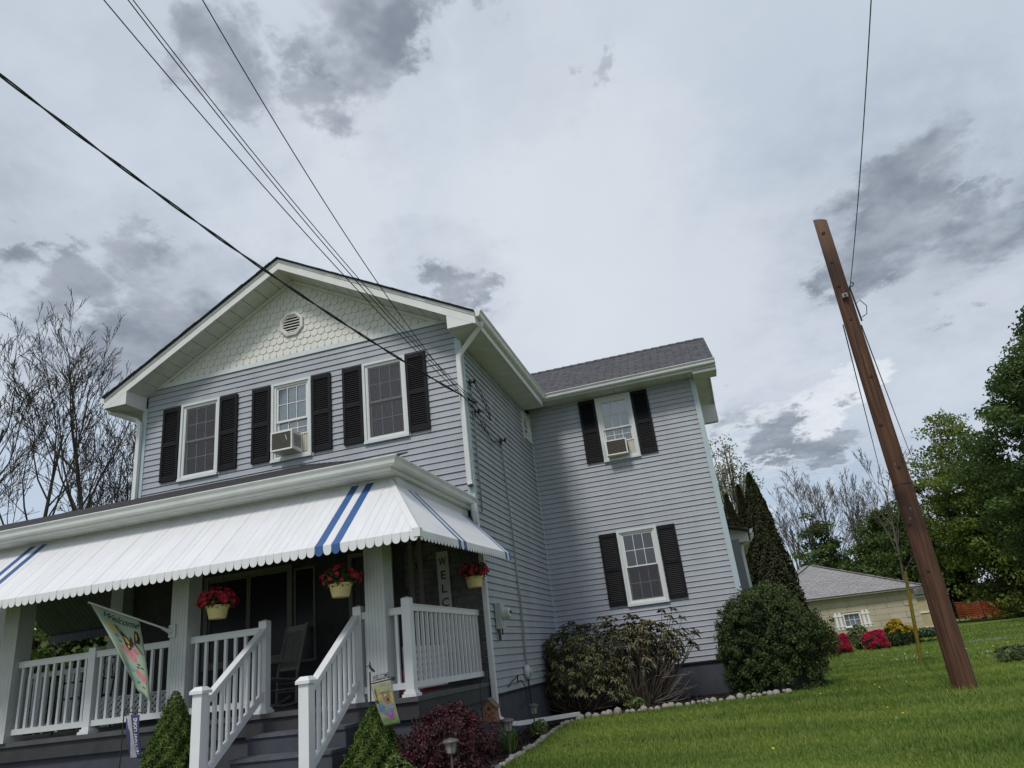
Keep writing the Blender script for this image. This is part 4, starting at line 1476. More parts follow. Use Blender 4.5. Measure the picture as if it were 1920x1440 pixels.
def rocking_chair(loc, rz):
    e = empty('rocking_chair', loc, 'white slatted rocking chair on the porch behind the steps', 'rocking chair', rz=rz); e.scale = (.86, .86, .92)
    def p(name, mb): return obj(name, mb, RC, e, local=True)
    for x in (-.27, .27):
        mb = MB(); pts = [(x, -.42 + .09 * i, .02 + .0012 * (i - 4.6) ** 2 * 3.2) for i in range(11)]; mb.tube(pts, .02, 6); p('rocker', mb)
        mb = MB(); mb.tube([(x, -.26, .05), (x, -.27, .62)], .022, 6); p('front_leg', mb)
        mb = MB(); mb.tube([(x, .22, .05), (x, .24, .45), (x, .42, 1.12), (x, .44, 1.16)], .022, 6); p('back_post', mb)
        mb = MB(); mb.box((x - .045, -.34, .625), (x + .045, .28, .65)); p('armrest', mb)
    mb = MB()
    for i in range(9):
        mb.box((-.26, -.27 + i * .058, .405 - i * .006), (.26, -.27 + i * .058 + .045, .425 - i * .006))
    p('seat', mb)
    mb = MB(); mb.bar((-.27, .425, 1.10), (.27, .425, 1.10), .03, .09); p('top_rail', mb)
    mb = MB(); mb.bar((-.27, .27, .52), (.27, .27, .52), .025, .045); p('lower_rail', mb)
    for i in range(10):
        x = -.225 + i * .05
        mb = MB(); mb.bar((x, .272, .52), (x, .418, 1.08), .026, .012, up=(0, 1, 0)); p('back_slat', mb)
    for z, y in ((.2, -.265), (.3, -.265), (.2, .225), (.32, .23)):
        mb = MB(); mb.tube([(-.27, y, z), (.27, y, z)], .012, 6); p('stretcher', mb)
    for x in (-.27, .27):
        mb = MB(); mb.tube([(x, -.265, .24), (x, .23, .24)], .012, 6); p('stretcher', mb)


rocking_chair((-2.88, -.74, PF), R_(-24))


# ---- lattice panels kept on the porch behind the railings
def lattice(name, p, q, z0, z1, label):
    p, q = Vector(p), Vector(q); L_ = (q - p).length; u = (q - p).normalized(); n_ = u.cross(Vector((0, 0, 1)))
    e = empty(name, ((p + q) / 2)[:2] + (z0,), label, 'lattice panel')
    H = z1 - z0
    fr = MB()
    for a, b in (((0, 0), (L_, 0)), ((0, H), (L_, H)), ((0, 0), (0, H)), ((L_, 0), (L_, H))):
        A = p + u * a[0]; B = p + u * b[0]; A = Vector((A.x, A.y, z0 + a[1])); B = Vector((B.x, B.y, z0 + b[1])); fr.bar(A, B, .02, .03, up=n_)
    obj('frame', fr, RAILW, e)
    for s in (-1, 1):
        st = MB(); k = -H
        while k < L_:
            a0, z_0, a1, z_1 = k, 0, k + H, H
            if s < 0: z_0, z_1 = H, 0
            if a0 < 0: z_0 += (z_1 - z_0) * (-a0 / H); a0 = 0
            if a1 > L_: z_1 -= (z_1 - z_0) * ((a1 - L_) / (a1 - a0)); a1 = L_
            if a1 - a0 > .02:
                A = p + u * a0 + n_ * (.006 * s); B = p + u * a1 + n_ * (.006 * s)
                st.bar((A.x, A.y, z0 + z_0), (B.x, B.y, z0 + z_1), .03, .006, up=n_) if False else st.bar((A.x, A.y, z0 + z_0), (B.x, B.y, z0 + z_1), .028, .006, up=n_)
            k += .075
        obj('slats', st, RAILW, e)
    return e


lattice('lattice_panel', (-4.9, -1.7, 0), (-3.3, -1.7, 0), .30, .56, 'low white lattice panel behind the left porch railing')
lattice('lattice_panel', (-.42, -1.9, 0), (-.42, -.6, 0), .24, .70, 'white lattice panel behind the side railing by the corner')
e = empty('storage_bin', (-.7, -.9, PF), 'red storage bin on the porch floor behind the side railing', 'bin')
mb = MB(); mb.box((-.86, -1.2, PF), (-.5, -.6, PF + .26)); obj('tub', mb, mat('red_plastic', (.30, .02, .02), .5, .1), e)
mb = MB(); mb.box((-.88, -1.22, PF + .262), (-.48, -.58, PF + .29)); obj('lid', mb, mat('dark_red_plastic', (.18, .015, .015), .5, .1), e)
# dark iron patio chair at the left
e = empty('patio_chair', (-5.6, -1.2, PF), 'dark iron patio chair with a patterned back at the left of the porch', 'chair')
for sx in (-.24, .24):
    mb = MB(); mb.tube([(-5.6 + sx, -1.45, PF), (-5.6 + sx, -1.43, PF + .44)], .013, 6); obj('leg', mb, DARKM, e)
    mb = MB(); mb.tube([(-5.6 + sx, -.95, PF), (-5.6 + sx, -.98, PF + .44), (-5.6 + sx, -.9, PF + .92)], .013, 6); obj('leg', mb, DARKM, e)
    mb = MB(); mb.tube([(-5.6 + sx, -1.43, PF + .44), (-5.6 + sx * 1.05, -1.44, PF + .64), (-5.6 + sx * 1.05, -.95, PF + .66)], .012, 6); obj('arm', mb, DARKM, e)
mb = MB(); mb.box((-5.84, -1.46, PF + .42), (-5.36, -.98, PF + .45)); obj('seat', mb, DARKM, e)
mb = MB()
for i in range(7):
    x = -5.8 + i * .067; mb.tube([(x, -.97, PF + .5), (x + .06 * (1 if i % 2 else -1), -.94, PF + .7), (x, -.905, PF + .9)], .007, 4)
mb.tube([(-5.84, -.9, PF + .92), (-5.6, -.89, PF + .97), (-5.36, -.9, PF + .92)], .013, 6); obj('back', mb, DARKM, e)


# ---- flags: cloth sheets with printed shapes laid on them
class Cloth:
    """sheet through a top and a bottom edge with folds; map(u, v) gives a point (v = 0 at the top)"""
    def __init__(self, tl, tr, bl, br, amp=.03, waves=2.5, ph=0.0, bow=0.0):
        self.c = [Vector(x) for x in (tl, tr, bl, br)]; self.amp = amp; self.w = waves; self.ph = ph; self.bow = bow
        self.n = (self.c[1] - self.c[0]).cross(self.c[2] - self.c[0]).normalized()
        if self.n.y > 0: self.n = -self.n

    def __call__(self, u, v, off=0.0):
        tl, tr, bl, br = self.c
        p = tl.lerp(tr, u).lerp(bl.lerp(br, u), v)
        a = self.amp * v ** .7 * math.sin(u * self.w * 6.283 + self.ph + v * 1.3) + self.bow * math.sin(v * 3.1416)
        return p + self.n * (a + off)

    def sheet(self, name, material, parent, nu=22, nv=22, off=0):
        mb = MB(); vs = [self(i / nu, j / nv, off) for j in range(nv + 1) for i in range(nu + 1)]
        mb.add(vs, [(j * (nu + 1) + i, j * (nu + 1) + i + 1, (j + 1) * (nu + 1) + i + 1, (j + 1) * (nu + 1) + i) for j in range(nv) for i in range(nu)])
        return solid(obj(name, mb, material, parent, smooth=True), .0015)

    def patch(self, name, poly, material, parent, off=.004):
        """fan polygon in (u, v)"""
        cu = sum(p[0] for p in poly) / len(poly); cv = sum(p[1] for p in poly) / len(poly)
        pts = []; n = len(poly)
        mb = MB(); vs = [self(cu, cv, off)]
        for r in (.5, 1.0):
            for a, b in poly: vs.append(self(cu + (a - cu) * r, cv + (b - cv) * r, off))
        fs = [(0, 1 + i, 1 + (i + 1) % n) for i in range(n)] + [(1 + i, 1 + n + i, 1 + n + (i + 1) % n, 1 + (i + 1) % n) for i in range(n)]
        mb.add(vs, fs); return obj(name, mb, material, parent)

    def text(self, s, u0, v0, du, dv, material, parent, shear=0, rot=False, name='lettering', arc=0.0):
        vs, fs, bb = text_mesh(s, 1.0); mb = MB(); V = []
        for x, y in vs:
            fx = (x - bb[0]) / (bb[1] - bb[0]); fy = (y - bb[2]) / (bb[3] - bb[2]); fx += shear * fy
            if rot: u, v = u0 + du * (1 - fy), v0 + dv * (1 - fx)
            else: u, v = u0 + du * fx, v0 + dv * (1 - fy) + arc * math.sin(fx * 3.14)
            V.append(self(u, v, .006))
        mb.add(V, fs); return obj(name, mb, material, parent)


def blob(cu, cv, ru, rv, n=9, wob=.15, seed=0):
    r = random.Random(seed)
    return [(cu + ru * math.cos(6.283 * k / n) * (1 + r.uniform(-wob, wob)), cv + rv * math.sin(6.283 * k / n) * (1 + r.uniform(-wob, wob))) for k in range(n)]


def cloth_mat(name, c, var=.08, c2=None, sc=6):
    return mat(name, c, .8, var, sc, color2=c2, translucent=.25)


# big WELCOME butterfly flag on a pole held by the left column
e = empty('house_flag', (-3.0, -2.6, 1.15), 'pale green Welcome flag with a butterfly and pink flowers hanging from the porch', 'flag')
tip = at(165, 1129, y=-3.22); base = Vector((-3.03, -2.60, 1.19))
mb = MB(); mb.tube([base, tip], .011, 8); obj('pole', mb, mat('white_pole', (.6, .6, .58), .4), e)
mb = MB(); mb.box((-3.08, -2.60, 1.12), (-2.99, -2.577, 1.26)); mb.tube([(-3.035, -2.59, 1.16), base.lerp(tip, .12)], .018, 8); obj('bracket', mb, COLW, e)
FL = Cloth(tip.lerp(base, .02), tip.lerp(base, .60), at(246, 1276, y=-3.04), at(284, 1322, y=-2.93), .035, 1.2, .6, .03)
FL.sheet('cloth', cloth_mat('pale_green_flag', (.34, .44, .31), .1, (.44, .52, .41), 3), e)
dkg = cloth_mat('flag_dark_green', (.055, .10, .065)); pink = cloth_mat('flag_pink', (.62, .14, .22), .1, (.75, .32, .36), 30); yel = cloth_mat('flag_yellow', (.68, .50, .12), .1)
brn = cloth_mat('flag_brown', (.055, .035, .02)); byel = cloth_mat('flag_butterfly_yellow', (.55, .42, .10)); teal = cloth_mat('flag_teal', (.25, .42, .42))
FL.text('Welcome', .10, .05, .80, .10, dkg, e, .18, arc=.015)
for i, (u, v, ru, rv, m_) in enumerate(((.27, .27, .12, .035, yel), (.20, .24, .06, .03, yel), (.52, .52, .13, .045, pink), (.42, .49, .09, .04, pink), (.60, .57, .10, .05, pink), (.72, .47, .09, .03, pink),
                                        (.70, .76, .13, .035, pink), (.62, .73, .08, .03, pink), (.78, .80, .10, .04, pink), (.35, .72, .2, .05, teal), (.4, .85, .15, .05, teal), (.15, .15, .05, .04, teal))):
    FL.patch('flower_print', blob(u, v, ru, rv, 10, .2, i), m_, e, .003 + .0003 * i)
for i, (u, v) in enumerate(((.62, .60), (.72, .63), (.80, .66), (.68, .67), (.30, .36), (.35, .42), (.55, .86), (.70, .90))):
    FL.patch('leaf_print', blob(u, v, .055, .012, 8, .1, 40 + i), dkg, e, .0035)
for nm, poly, m_ in (('butterfly_wing', [(.34, .20), (.42, .22), (.60, .32), (.66, .36), (.62, .46), (.55, .49), (.48, .44), (.47, .34), (.40, .27)], brn),
                     ('butterfly_wing', [(.82, .19), (.90, .20), (.92, .28), (.88, .35), (.74, .36), (.78, .28)], brn),
                     ('butterfly_body', [(.66, .30), (.70, .30), (.72, .38), (.66, .44), (.63, .40)], brn),
                     ('butterfly_tail', [(.72, .37), (.76, .36), (.93, .47), (.91, .48)], brn)):
    FL.patch(nm, poly, m_, e, .0066)
for nm, poly in (('wing_patch', [(.50, .32), (.58, .34), (.62, .38), (.58, .41), (.52, .38)]), ('wing_patch', [(.54, .42), (.60, .42), (.58, .46), (.54, .46)]), ('wing_patch', [(.82, .23), (.86, .23), (.84, .30), (.80, .33)]),
                 ('wing_patch', [(.41, .235), (.45, .25), (.47, .29), (.44, .28)])):
    FL.patch(nm, poly, byel, e, .0078)

# small navy garden flag on a stand
e = empty('garden_flag', G0(-3.08, -3.2), 'small navy garden flag reading NITTANY LIONS on a thin iron stand', 'flag')
mb = MB(); mb.tube([(-3.08, -3.2, G), (-3.07, -3.2, .36), (-3.06, -3.2, .40), (-3.04, -3.2, .41), (-3.03, -3.2, .37), (-2.84, -3.2, .352)], .006, 6)
mb.tube([(-3.0, -3.2, .36), (-3.0, -3.2, .40), (-2.98, -3.2, .42), (-2.97, -3.2, .40)], .004, 5); mb.tube([(-2.9, -3.2, .35), (-2.9, -3.2, .39), (-2.88, -3.2, .41), (-2.87, -3.2, .39)], .004, 5); obj('stand', mb, DARKM, e)
NF = Cloth((-3.035, -3.205, .345), (-2.865, -3.205, .335), (-2.95, -3.19, -.075), (-2.82, -3.16, -.08), .02, 1.0, 1.5, .02)
NF.sheet('cloth', cloth_mat('navy_flag', (.045, .055, .15), .15), e)
NF.patch('white_stripe', [(.02, .01), (.36, .01), (.40, .35), (.42, .7), (.40, .985), (.02, .985)], cloth_mat('flag_grey_white', (.45, .45, .5), .2, None, 20), e, .003)
NF.text('NITTANY LIONS', .52, .07, .34, .84, cloth_mat('flag_white', (.75, .75, .78)), e, rot=True)

# garden flag with metal WELCOME topper by the right stair rail
e = empty('garden_flag', G0(-.21, -3.2), 'floral birdhouse garden flag below black metal WELCOME letters', 'flag')
mb = MB(); mb.tube([(-.215, -3.2, G), (-.212, -3.2, .47)], .007, 6); mb.tube([(-.213, -3.2, .36), (.02, -3.2, .385)], .007, 6)
mb.lathe([(.001, -.02), (.018, -.014), (.018, .014), (.001, .02)], 10, (.03, -3.2, .385)); obj('stand', mb, DARKM, e)
vs, fs, bb = text_mesh('WELCOME', .1)
mb = MB(); k_ = .175 / (bb[1] - bb[0])
mb.add([(-.185 + (x - bb[0]) * k_, -3.203, .385 + (x - bb[0]) * k_ * .11 + (y - bb[2]) * .62) for x, y in vs], fs); mb.bar((-.19, -3.203, .382), (-.0, -3.203, .402), .004, .006); obj('lettering', mb, DARKM, e)
mb = MB()          # little metal hummingbird above the letters
mb.add([(-.225, -3.204, .545), (-.205, -3.204, .525), (-.175, -3.204, .50), (-.15, -3.204, .47), (-.165, -3.204, .462), (-.19, -3.204, .475), (-.215, -3.204, .505)], [(0, 1, 2, 3, 4, 5, 6)])
mb.add([(-.19, -3.204, .51), (-.20, -3.204, .56), (-.215, -3.204, .57), (-.21, -3.204, .52)], [(0, 1, 2, 3)]); mb.add([(-.22, -3.2045, .525), (-.25, -3.2045, .53), (-.235, -3.2045, .515)], [(0, 1, 2)]); obj('metal_bird', mb, DARKM, e)
GF = Cloth((-.205, -3.206, .352), (.01, -3.206, .374), (-.062, -3.23, -.02), (.09, -3.20, -.012), .015, 1.1, .3, .02)
GF.sheet('cloth', cloth_mat('garden_flag_ground', (.20, .22, .13), .3, (.30, .30, .20), 20), e)
for i, (u, v, ru, rv, c) in enumerate(((.5, .22, .42, .13, (.48, .48, .22)), (.62, .38, .26, .16, (.42, .22, .15)), (.60, .24, .34, .03, (.20, .22, .22)), (.25, .35, .14, .10, (.55, .48, .12)), (.9, .42, .1, .12, (.60, .52, .12)),
                                       (.22, .58, .2, .1, (.15, .26, .45)), (.75, .6, .2, .1, (.35, .38, .60)), (.35, .68, .18, .06, (.2, .34, .42)), (.55, .78, .24, .1, (.50, .16, .50)), (.62, .74, .1, .05, (.68, .28, .62)),
                                       (.3, .9, .3, .07, (.22, .36, .12)), (.8, .9, .2, .07, (.25, .40, .14)), (.12, .42, .1, .05, (.08, .07, .06)), (.16, .25, .05, .14, (.16, .09, .06)), (.66, .42, .05, .04, (.03, .03, .03)))):
    GF.patch('flower_print', blob(u, v, ru * .9, rv, 11, .25, 70 + i), cloth_mat('garden_print_%d' % i, tuple(x * .62 for x in c), .35, None, 60), e, .003 + .0003 * i)


# ---- birdhouse on a hook
e = empty('birdhouse', G0(.44, -1.62), 'rustic brown birdhouse hanging from a thin hook by the porch corner', 'birdhouse')
BHM = mat('birdhouse_wood', (.20, .095, .05), .8, .4, 30, .4, 40); BHD = mat('birdhouse_dark', (.03, .022, .016), .8)
cx_, cy_, cz_ = .47, -1.62, -.085
mb = MB(); mb.prism([(cx_ - .075, cy_ - .06, cz_ - .09), (cx_ + .075, cy_ - .06, cz_ - .09), (cx_ + .075, cy_ - .06, cz_ + .05), (cx_, cy_ - .06, cz_ + .13), (cx_ - .075, cy_ - .06, cz_ + .05)], (0, .12, 0)); obj('box', mb, BHM, e)
for s in (-1, 1):
    mb = MB(); mb.prism([(cx_, cy_ - .085, cz_ + .142), (cx_ + s * .10, cy_ - .085, cz_ + .036), (cx_ + s * .10, cy_ - .085, cz_ + .024), (cx_, cy_ - .085, cz_ + .13)], (0, .17, 0)); obj('roof_board', mb, mat('birdhouse_roof', (.10, .07, .05), .8, .4, 20), e)
for (a, b, r) in ((0, .03, .02), (-.035, -.02, .011), (.035, -.02, .011), (0, -.04, .012)):
    mb = MB(); mb.prism([(cx_ + a + r * math.cos(t * .785), cy_ - .0635, cz_ + b + r * math.sin(t * .785)) for t in range(8)], (0, .003, 0)); obj('entrance_hole', mb, BHD, e)
mb = MB(); mb.box((cx_ - .082, cy_ - .09, cz_ - .105), (cx_ + .082, cy_ + .065, cz_ - .0905)); obj('base_board', mb, BHM, e)
mb = MB(); mb.tube([(.36, -1.6, G), (.365, -1.6, .18), (.38, -1.605, .25), (.42, -1.61, .28), (.46, -1.615, .26), (.47, -1.62, .2), (.47, -1.62, .055)], .0055, 6); obj('hook', mb, DARKM, e)


# ---- solar path lights
LCAP = mat('solar_light_cap', (.075, .068, .064), .5, .2, 20); LGL = mat('solar_light_jar', (.22, .215, .20), .25, .1, 20)


def solar_light(loc, s, label, top):
    """loc on the ground, s = cap radius, top = height of the cap"""
    e = empty('path_light', loc, label, 'path light', 'solar path lights in the beds')
    mb = MB(); mb.lathe([(s * .98, top - s * .55), (s, top - s * .42), (s * .8, top - s * .2), (s * .45, top - .01), (.001, top)], 12); obj('cap', mb, LCAP, e, local=True)
    mb = MB(); mb.lathe([(s * .35, top - s * 1.75), (s * .55, top - s * 1.6), (s * .72, top - s * .56)], 12); obj('jar', mb, LGL, e, local=True)
    for k in range(6):
        a = k * 1.047
        mb = MB(); mb.tube([(s * .36 * math.cos(a), s * .36 * math.sin(a), top - s * 1.76), (s * .57 * math.cos(a), s * .57 * math.sin(a), top - s * 1.6), (s * .74 * math.cos(a), s * .74 * math.sin(a), top - s * .56)], .004, 4); obj('rib', mb, LCAP, e, local=True)
    mb = MB(); mb.tube([(0, 0, 0), (0, 0, top - s * 1.7)], .009, 6); obj('stake', mb, LCAP, e, local=True)


solar_light(G0(.77, -3.72), .072, 'dome capped path light in front of the dark red barberry', .45)
solar_light(G0(-.86, -3.86), .078, 'path light at the foot of the right stair post', .34)
solar_light(G0(.34, .75), .085, 'path light beside the end of the downspout', .40)
solar_light(G0(.60, -1.45), .085, 'path light half hidden behind the barberry and birdhouse', .40)

# ---- electricity meter and small fittings on the side wall
e = empty('electric_meter', (.03, .5, .86), 'grey round electricity meter on the side wall by the downspout', 'meter')
MG = mat('meter_grey_metal', (.36, .38, .36), .5, .15, 8)
mb = MB(); mb.box((.03, .38, .86), (.12, .60, 1.22)); obj('box', mb, MG, e)
mb = MB(MSIDE @ Matrix.Translation((.49, -.12, 1.07)) @ Matrix.Rotation(math.pi / 2, 4, 'X')); mb.lathe([(.085, 0), (.09, .02), (.082, .03), (.078, .10), (.06, .115), (.001, .118)], 18); obj('dial_glass', mb, mat('meter_glass', (.42, .44, .42), .15, .1, 10), e)
mb = MB(MSIDE @ Matrix.Translation((.49, -.12, 1.07)) @ Matrix.Rotation(math.pi / 2, 4, 'X')); mb.box((-.05, -.01, .119), (.05, .03, .123)); obj('dial_plate', mb, DARKM, e)
mb = MB(); mb.tube([(.06, .42, .86), (.06, .42, .70)], .02, 8); mb.tube([(.07, .54, .86), (.07, .54, .78)], .012, 8); obj('conduit_stub', mb, DARKM, e)

e = empty('outdoor_spigot_box', (.03, 1.78, .2), 'round grey utility cover low on the side wall', 'utility cover')
mb = MB(MSIDE @ Matrix.Translation((1.75, -.03, .22)) @ Matrix.Rotation(math.pi / 2, 4, 'X')); mb.lathe([(.11, 0), (.11, .04), (.07, .07), (.001, .075)], 16); obj('cover', mb, MG, e)
mb = MB(MSIDE @ Matrix.Translation((1.75, -.03, .22)) @ Matrix.Rotation(math.pi / 2, 4, 'X')); mb.lathe([(.045, .0755), (.045, .1), (.001, .102)], 12); obj('knob', mb, MG, e)
mb = MB(); mb.tube([(.045, 1.78, .12), (.05, 1.80, -.2), (.06, 1.82, -.5)], .014, 6); obj('drop_pipe', mb, DARKM, e)


def cable(name, pts, r, label, cat='cable', m_=None, n=6, group=None, wob=0.0):
    mb = MB(); mb.tube(pts, r, n); o = obj(name, mb, m_ or CABLE, smooth=True); return tag(o, label, cat, group)


GCAB = mat('grey_conduit', (.20, .205, .22), .55, .1, 8)
cable('wall_conduit', [(.042, .255, 4.64), (.042, .28, 4.0), (.042, .24, 3.2), (.042, .215, 2.55)], .011, 'thin grey conduit beside the front corner of the side wall', 'conduit', GCAB)
cable('wall_conduit', [(.042, 1.755, 4.02), (.042, 1.80, 3.2), (.042, 1.85, 2.4), (.042, 1.83, 1.5), (.042, 1.78, .45), (.05, 1.77, .34)], .011, 'long grey conduit running down the middle of the side wall', 'conduit', GCAB)
cable('wall_conduit', [(.04, 1.80, 1.95), (.04, 1.90, 1.4), (.04, 1.88, .9), (.042, 1.80, .45)], .008, 'second thin conduit beside the long one low on the side wall', 'conduit', GCAB)
cable('loose_cable', [(.05, .62, .07), (.07, .8, .14), (.1, 1.0, .2), (.08, 1.0, .12), (.08, 1.25, .12), (.09, 1.42, .0), (.09, 1.35, -.15), (.06, 1.15, -.25)], .009, 'loose black cable looping low on the side wall above the bed')
for (y, z, s, lab) in ((.24, 4.66, .05, 'black wire bracket near the top of the front corner'), (1.755, 4.06, .06, 'black cable clamp in the middle of the side wall'), (.33, 4.18, .05, 'dark insulator knob below the wire bracket')):
    e = empty('wire_bracket', (.035, y, z), lab, 'bracket')
    mb = MB(); mb.box((.03, y - s * .4, z - s), (.055, y + s * .4, z + s)); mb.tube([(.05, y, z), (.12, y, z + .01)], .012, 6); obj('plate', mb, DARKM, e)
    mb = MB(); mb.lathe([(.001, -.035), (.025, -.03), (.018, -.008), (.028, 0), (.018, .01), (.025, .03), (.001, .035)], 10, (.12, y, z + .01)); obj('insulator', mb, DARKM, e)
cable('service_drip_loop', [(.12, .24, 4.62), (.17, .5, 4.38), (.16, .8, 4.20), (.15, .86, 4.17), (.13, .6, 4.22), (.10, .34, 4.22)], .008, 'black drip loop hanging below the wire bracket')
cable('service_drip_loop', [(.13, .26, 4.66), (.18, .6, 4.4), (.17, .84, 4.25), (.14, .5, 4.25), (.10, .34, 4.2)], .006, 'thinner drip loop beside the black one under the wire bracket')
cable('coiled_wire', [(.08, .62 + .1 * math.cos(a * .5), 4.02 + .075 * math.sin(a * .5)) for a in range(14)] + [(.06, .72, 3.98), (.06, 1.2, 3.92), (.06, 1.74, 4.06)], .006, 'coil of thin wire on the side wall leading back to the clamp')
cable('side_wire', [(.06, .34, 4.2), (.07, .9, 4.12), (.06, 1.74, 4.09)], .006, 'upper thin wire running back along the side wall to the clamp')
cable('side_wire', [(.06, .36, 4.14), (.07, 1.1, 3.9), (.06, 1.74, 4.0)], .006, 'lower thin wire sagging along the side wall to the clamp')


# ---- overhead service wires running from the house corner to a pole beyond the road
def wire(name, start, pix, zend, r, label, twist=False, ext=9.0):
    """through pixels seen in the photograph, in a vertical plane, zend high where it leaves the picture"""
    s = Vector(start); e_ = at(*pix[-1], z=zend); hdir = (e_.x - s.x, e_.y - s.y)
    h = Vector((hdir[0], hdir[1], 0)).normalized(); nrm_ = Vector((-h.y, h.x, 0)); c = Vector(CAM_P)
    pts = [s]
    for px, py in pix:
        v = ray(px, py); t = (s - c).dot(nrm_) / v.dot(nrm_); pts.append(c + v * t)
    ss = np.array([(p - s).dot(h) for p in pts]); zz = np.array([p.z - s.z for p in pts])
    A = np.stack([ss, ss ** 2], 1); co = np.linalg.lstsq(A, zz, rcond=None)[0]
    L_ = ss.max() + ext
    out = [s + h * (L_ * i / 70) + Vector((0, 0, co[0] * L_ * i / 70 + co[1] * (L_ * i / 70) ** 2)) for i in range(71)]
    mb = MB()
    if twist:
        # three conductors wound round each other
        dens = []
        for i in range(len(out) - 1):
            for k in range(3): dens.append(out[i].lerp(out[i + 1], k / 3))
        for j in range(2):
            q = []
            L_ = 0
            for i, p in enumerate(dens):
                if i: L_ += (p - dens[i - 1]).length
                a = L_ * 5.5 + j * 3.1416; q.append(p + (nrm_ * math.cos(a) + Vector((0, 0, 1)) * math.sin(a)) * r * .9)
            mb.tube(q, r * .85, 5)
    else:
        mb.tube(out, r, 6)
    o = obj(name, mb, CABLE, smooth=True); tag(o, label, 'overhead wire', 'service wires from the house to the road')
    return out


w1 = wire('service_wire', (.10, .24, 4.30), [(820, 720), (700, 645), (600, 582), (500, 505), (425, 452), (350, 400), (280, 350), (200, 290), (125, 240), (65, 190), (0, 145)], 5.9, .011, 'thick twisted service cable, lowest of the overhead wires', True)
w2 = wire('service_wire', (.10, .30, 4.20), [(780, 655), (665, 545), (600, 470), (525, 385), (450, 295), (380, 207), (310, 135), (235, 52), (190, 0)], 6.1, .006, 'overhead wire just above the thick twisted cable')
w3 = wire('service_wire', (.12, .27, 4.26), [(780, 650), (670, 530), (600, 450), (525, 360), (450, 265), (380, 175), (300, 75), (235, 0)], 6.2, .006, 'lower wire of the close pair of overhead wires')
w4 = wire('service_wire', (.12, .27, 4.30), [(785, 648), (676, 528), (606, 446), (532, 357), (458, 262), (388, 172), (308, 73), (243, 0)], 6.2, .0055, 'upper wire of the close pair of overhead wires')
w5 = wire('service_wire', (.10, .36, 4.16), [(845, 722), (780, 635), (715, 540), (650, 440), (590, 345), (525, 245), (475, 160), (425, 75), (375, 0)], 6.2, .006, 'rightmost single overhead wire leading to the house corner')

# ------------------------------------------------------------------ utility pole, its wires, yellow post
PXp, PYp = 6.01, 1.2
e = empty('utility_pole', (PXp, PYp, G), 'brown wooden utility pole standing on the lawn right of the house', 'utility pole')


def pole_mat():
    M = bpy.data.materials.new('creosoted_wood'); M.use_nodes = True
    nt = M.node_tree; N, L = nt.nodes.new, nt.links.new
    b = nt.nodes['Principled BSDF']; b.inputs['Roughness'].default_value = .8; b.inputs['Specular IOR Level'].default_value = .25
    tc = N('ShaderNodeTexCoord')
    mp = N('ShaderNodeMapping'); mp.inputs['Scale'].default_value = (16, 16, .7); L(tc.outputs['Object'], mp.inputs[0])
    n1 = N('ShaderNodeTexNoise'); n1.inputs['Scale'].default_value = 1.6; n1.inputs['Detail'].default_value = 8; L(mp.outputs[0], n1.inputs['Vector'])
    n2 = N('ShaderNodeTexNoise'); n2.inputs['Scale'].default_value = 1.1; n2.inputs['Detail'].default_value = 5; L(tc.outputs['Object'], n2.inputs['Vector'])
    def mx(f, a, c, lo, hi):
        r = N('ShaderNodeMapRange'); L(f, r.inputs[0]); r.inputs[1].default_value = lo; r.inputs[2].default_value = hi
        m_ = N('ShaderNodeMix'); m_.data_type = 'RGBA'; L(r.outputs[0], m_.inputs[0])
        for s, x in ((6, a), (7, c)):
            if isinstance(x, tuple): m_.inputs[s].default_value = (*x, 1)
            else: L(x, m_.inputs[s])
        return m_.outputs[2]
    c = mx(n1.outputs['Fac'], (.034, .017, .012), (.125, .060, .036), .3, .7)
    c = mx(n2.outputs['Fac'], c, (.03, .015, .013), .55, .72)
    sp = N('ShaderNodeSeparateXYZ'); L(tc.outputs['Object'], sp.inputs[0])
    c = mx(sp.outputs['Z'], c, (.11, .068, .045), 5.2, 6.9)       # bleached towards the weathered top
    L(c, b.inputs['Base Color'])
    bp = N('ShaderNodeBump'); bp.inputs['Strength'].default_value = .6; bp.inputs['Distance'].default_value = .012
    L(n1.outputs['Fac'], bp.inputs['Height']); L(bp.outputs[0], b.inputs['Normal'])
    return M


PW = pole_mat()
mb = MB(); n = 28; vs = []
zsl = [G - .3, G, .3, 1.2, 2.1, 2.13, 3.2, 4.2, 5.1, 5.9, 6.6]
for i, z in enumerate(zsl):
    t = (z - G) / (6.62 - G); r = .146 - .047 * max(t, 0)
    for k in range(n):
        a = 6.283 * k / n
        rr = r * (1 + .018 * math.sin(3 * a + z) + .012 * math.sin(7 * a + 1.7 * z))
        zz = z + (.05 * math.cos(a - 2.2) if i == len(zsl) - 1 else 0)
        vs.append((PXp + rr * math.cos(a) + .05 * max(t, 0), PYp + rr * math.sin(a), zz))
fs = [(i * n + k, i * n + (k + 1) % n, (i + 1) * n + (k + 1) % n, (i + 1) * n + k) for i in range(len(zsl) - 1) for k in range(n)] + [tuple((len(zsl) - 1) * n + k for k in range(n))]
mb.add(vs, fs); obj('shaft', mb, PW, e, smooth=True)
KN = mat('dark_knot', (.02, .012, .010), .85, .3, 20)
for z, a in ((6.3, -1.9), (5.75, -2.0), (5.32, -2.0), (4.72, -1.8), (3.75, -1.5), (3.0, -2.1), (1.55, -2.3), (2.35, -1.6), (.9, -1.9)):
    t = (z - G) / 7.2; r = .146 - .047 * t; c = Vector((PXp + .05 * t + r * math.cos(a), PYp + r * math.sin(a), z))
    d_ = Vector((math.cos(a), math.sin(a), 0)); kb = MB(); s_ = random.uniform(.018, .035)
    kb.tube([c - d_ * .01, c + d_ * .006, c + d_ * .010], [s_, s_ * .9, s_ * .3], 8); obj('knot', kb, KN, e)
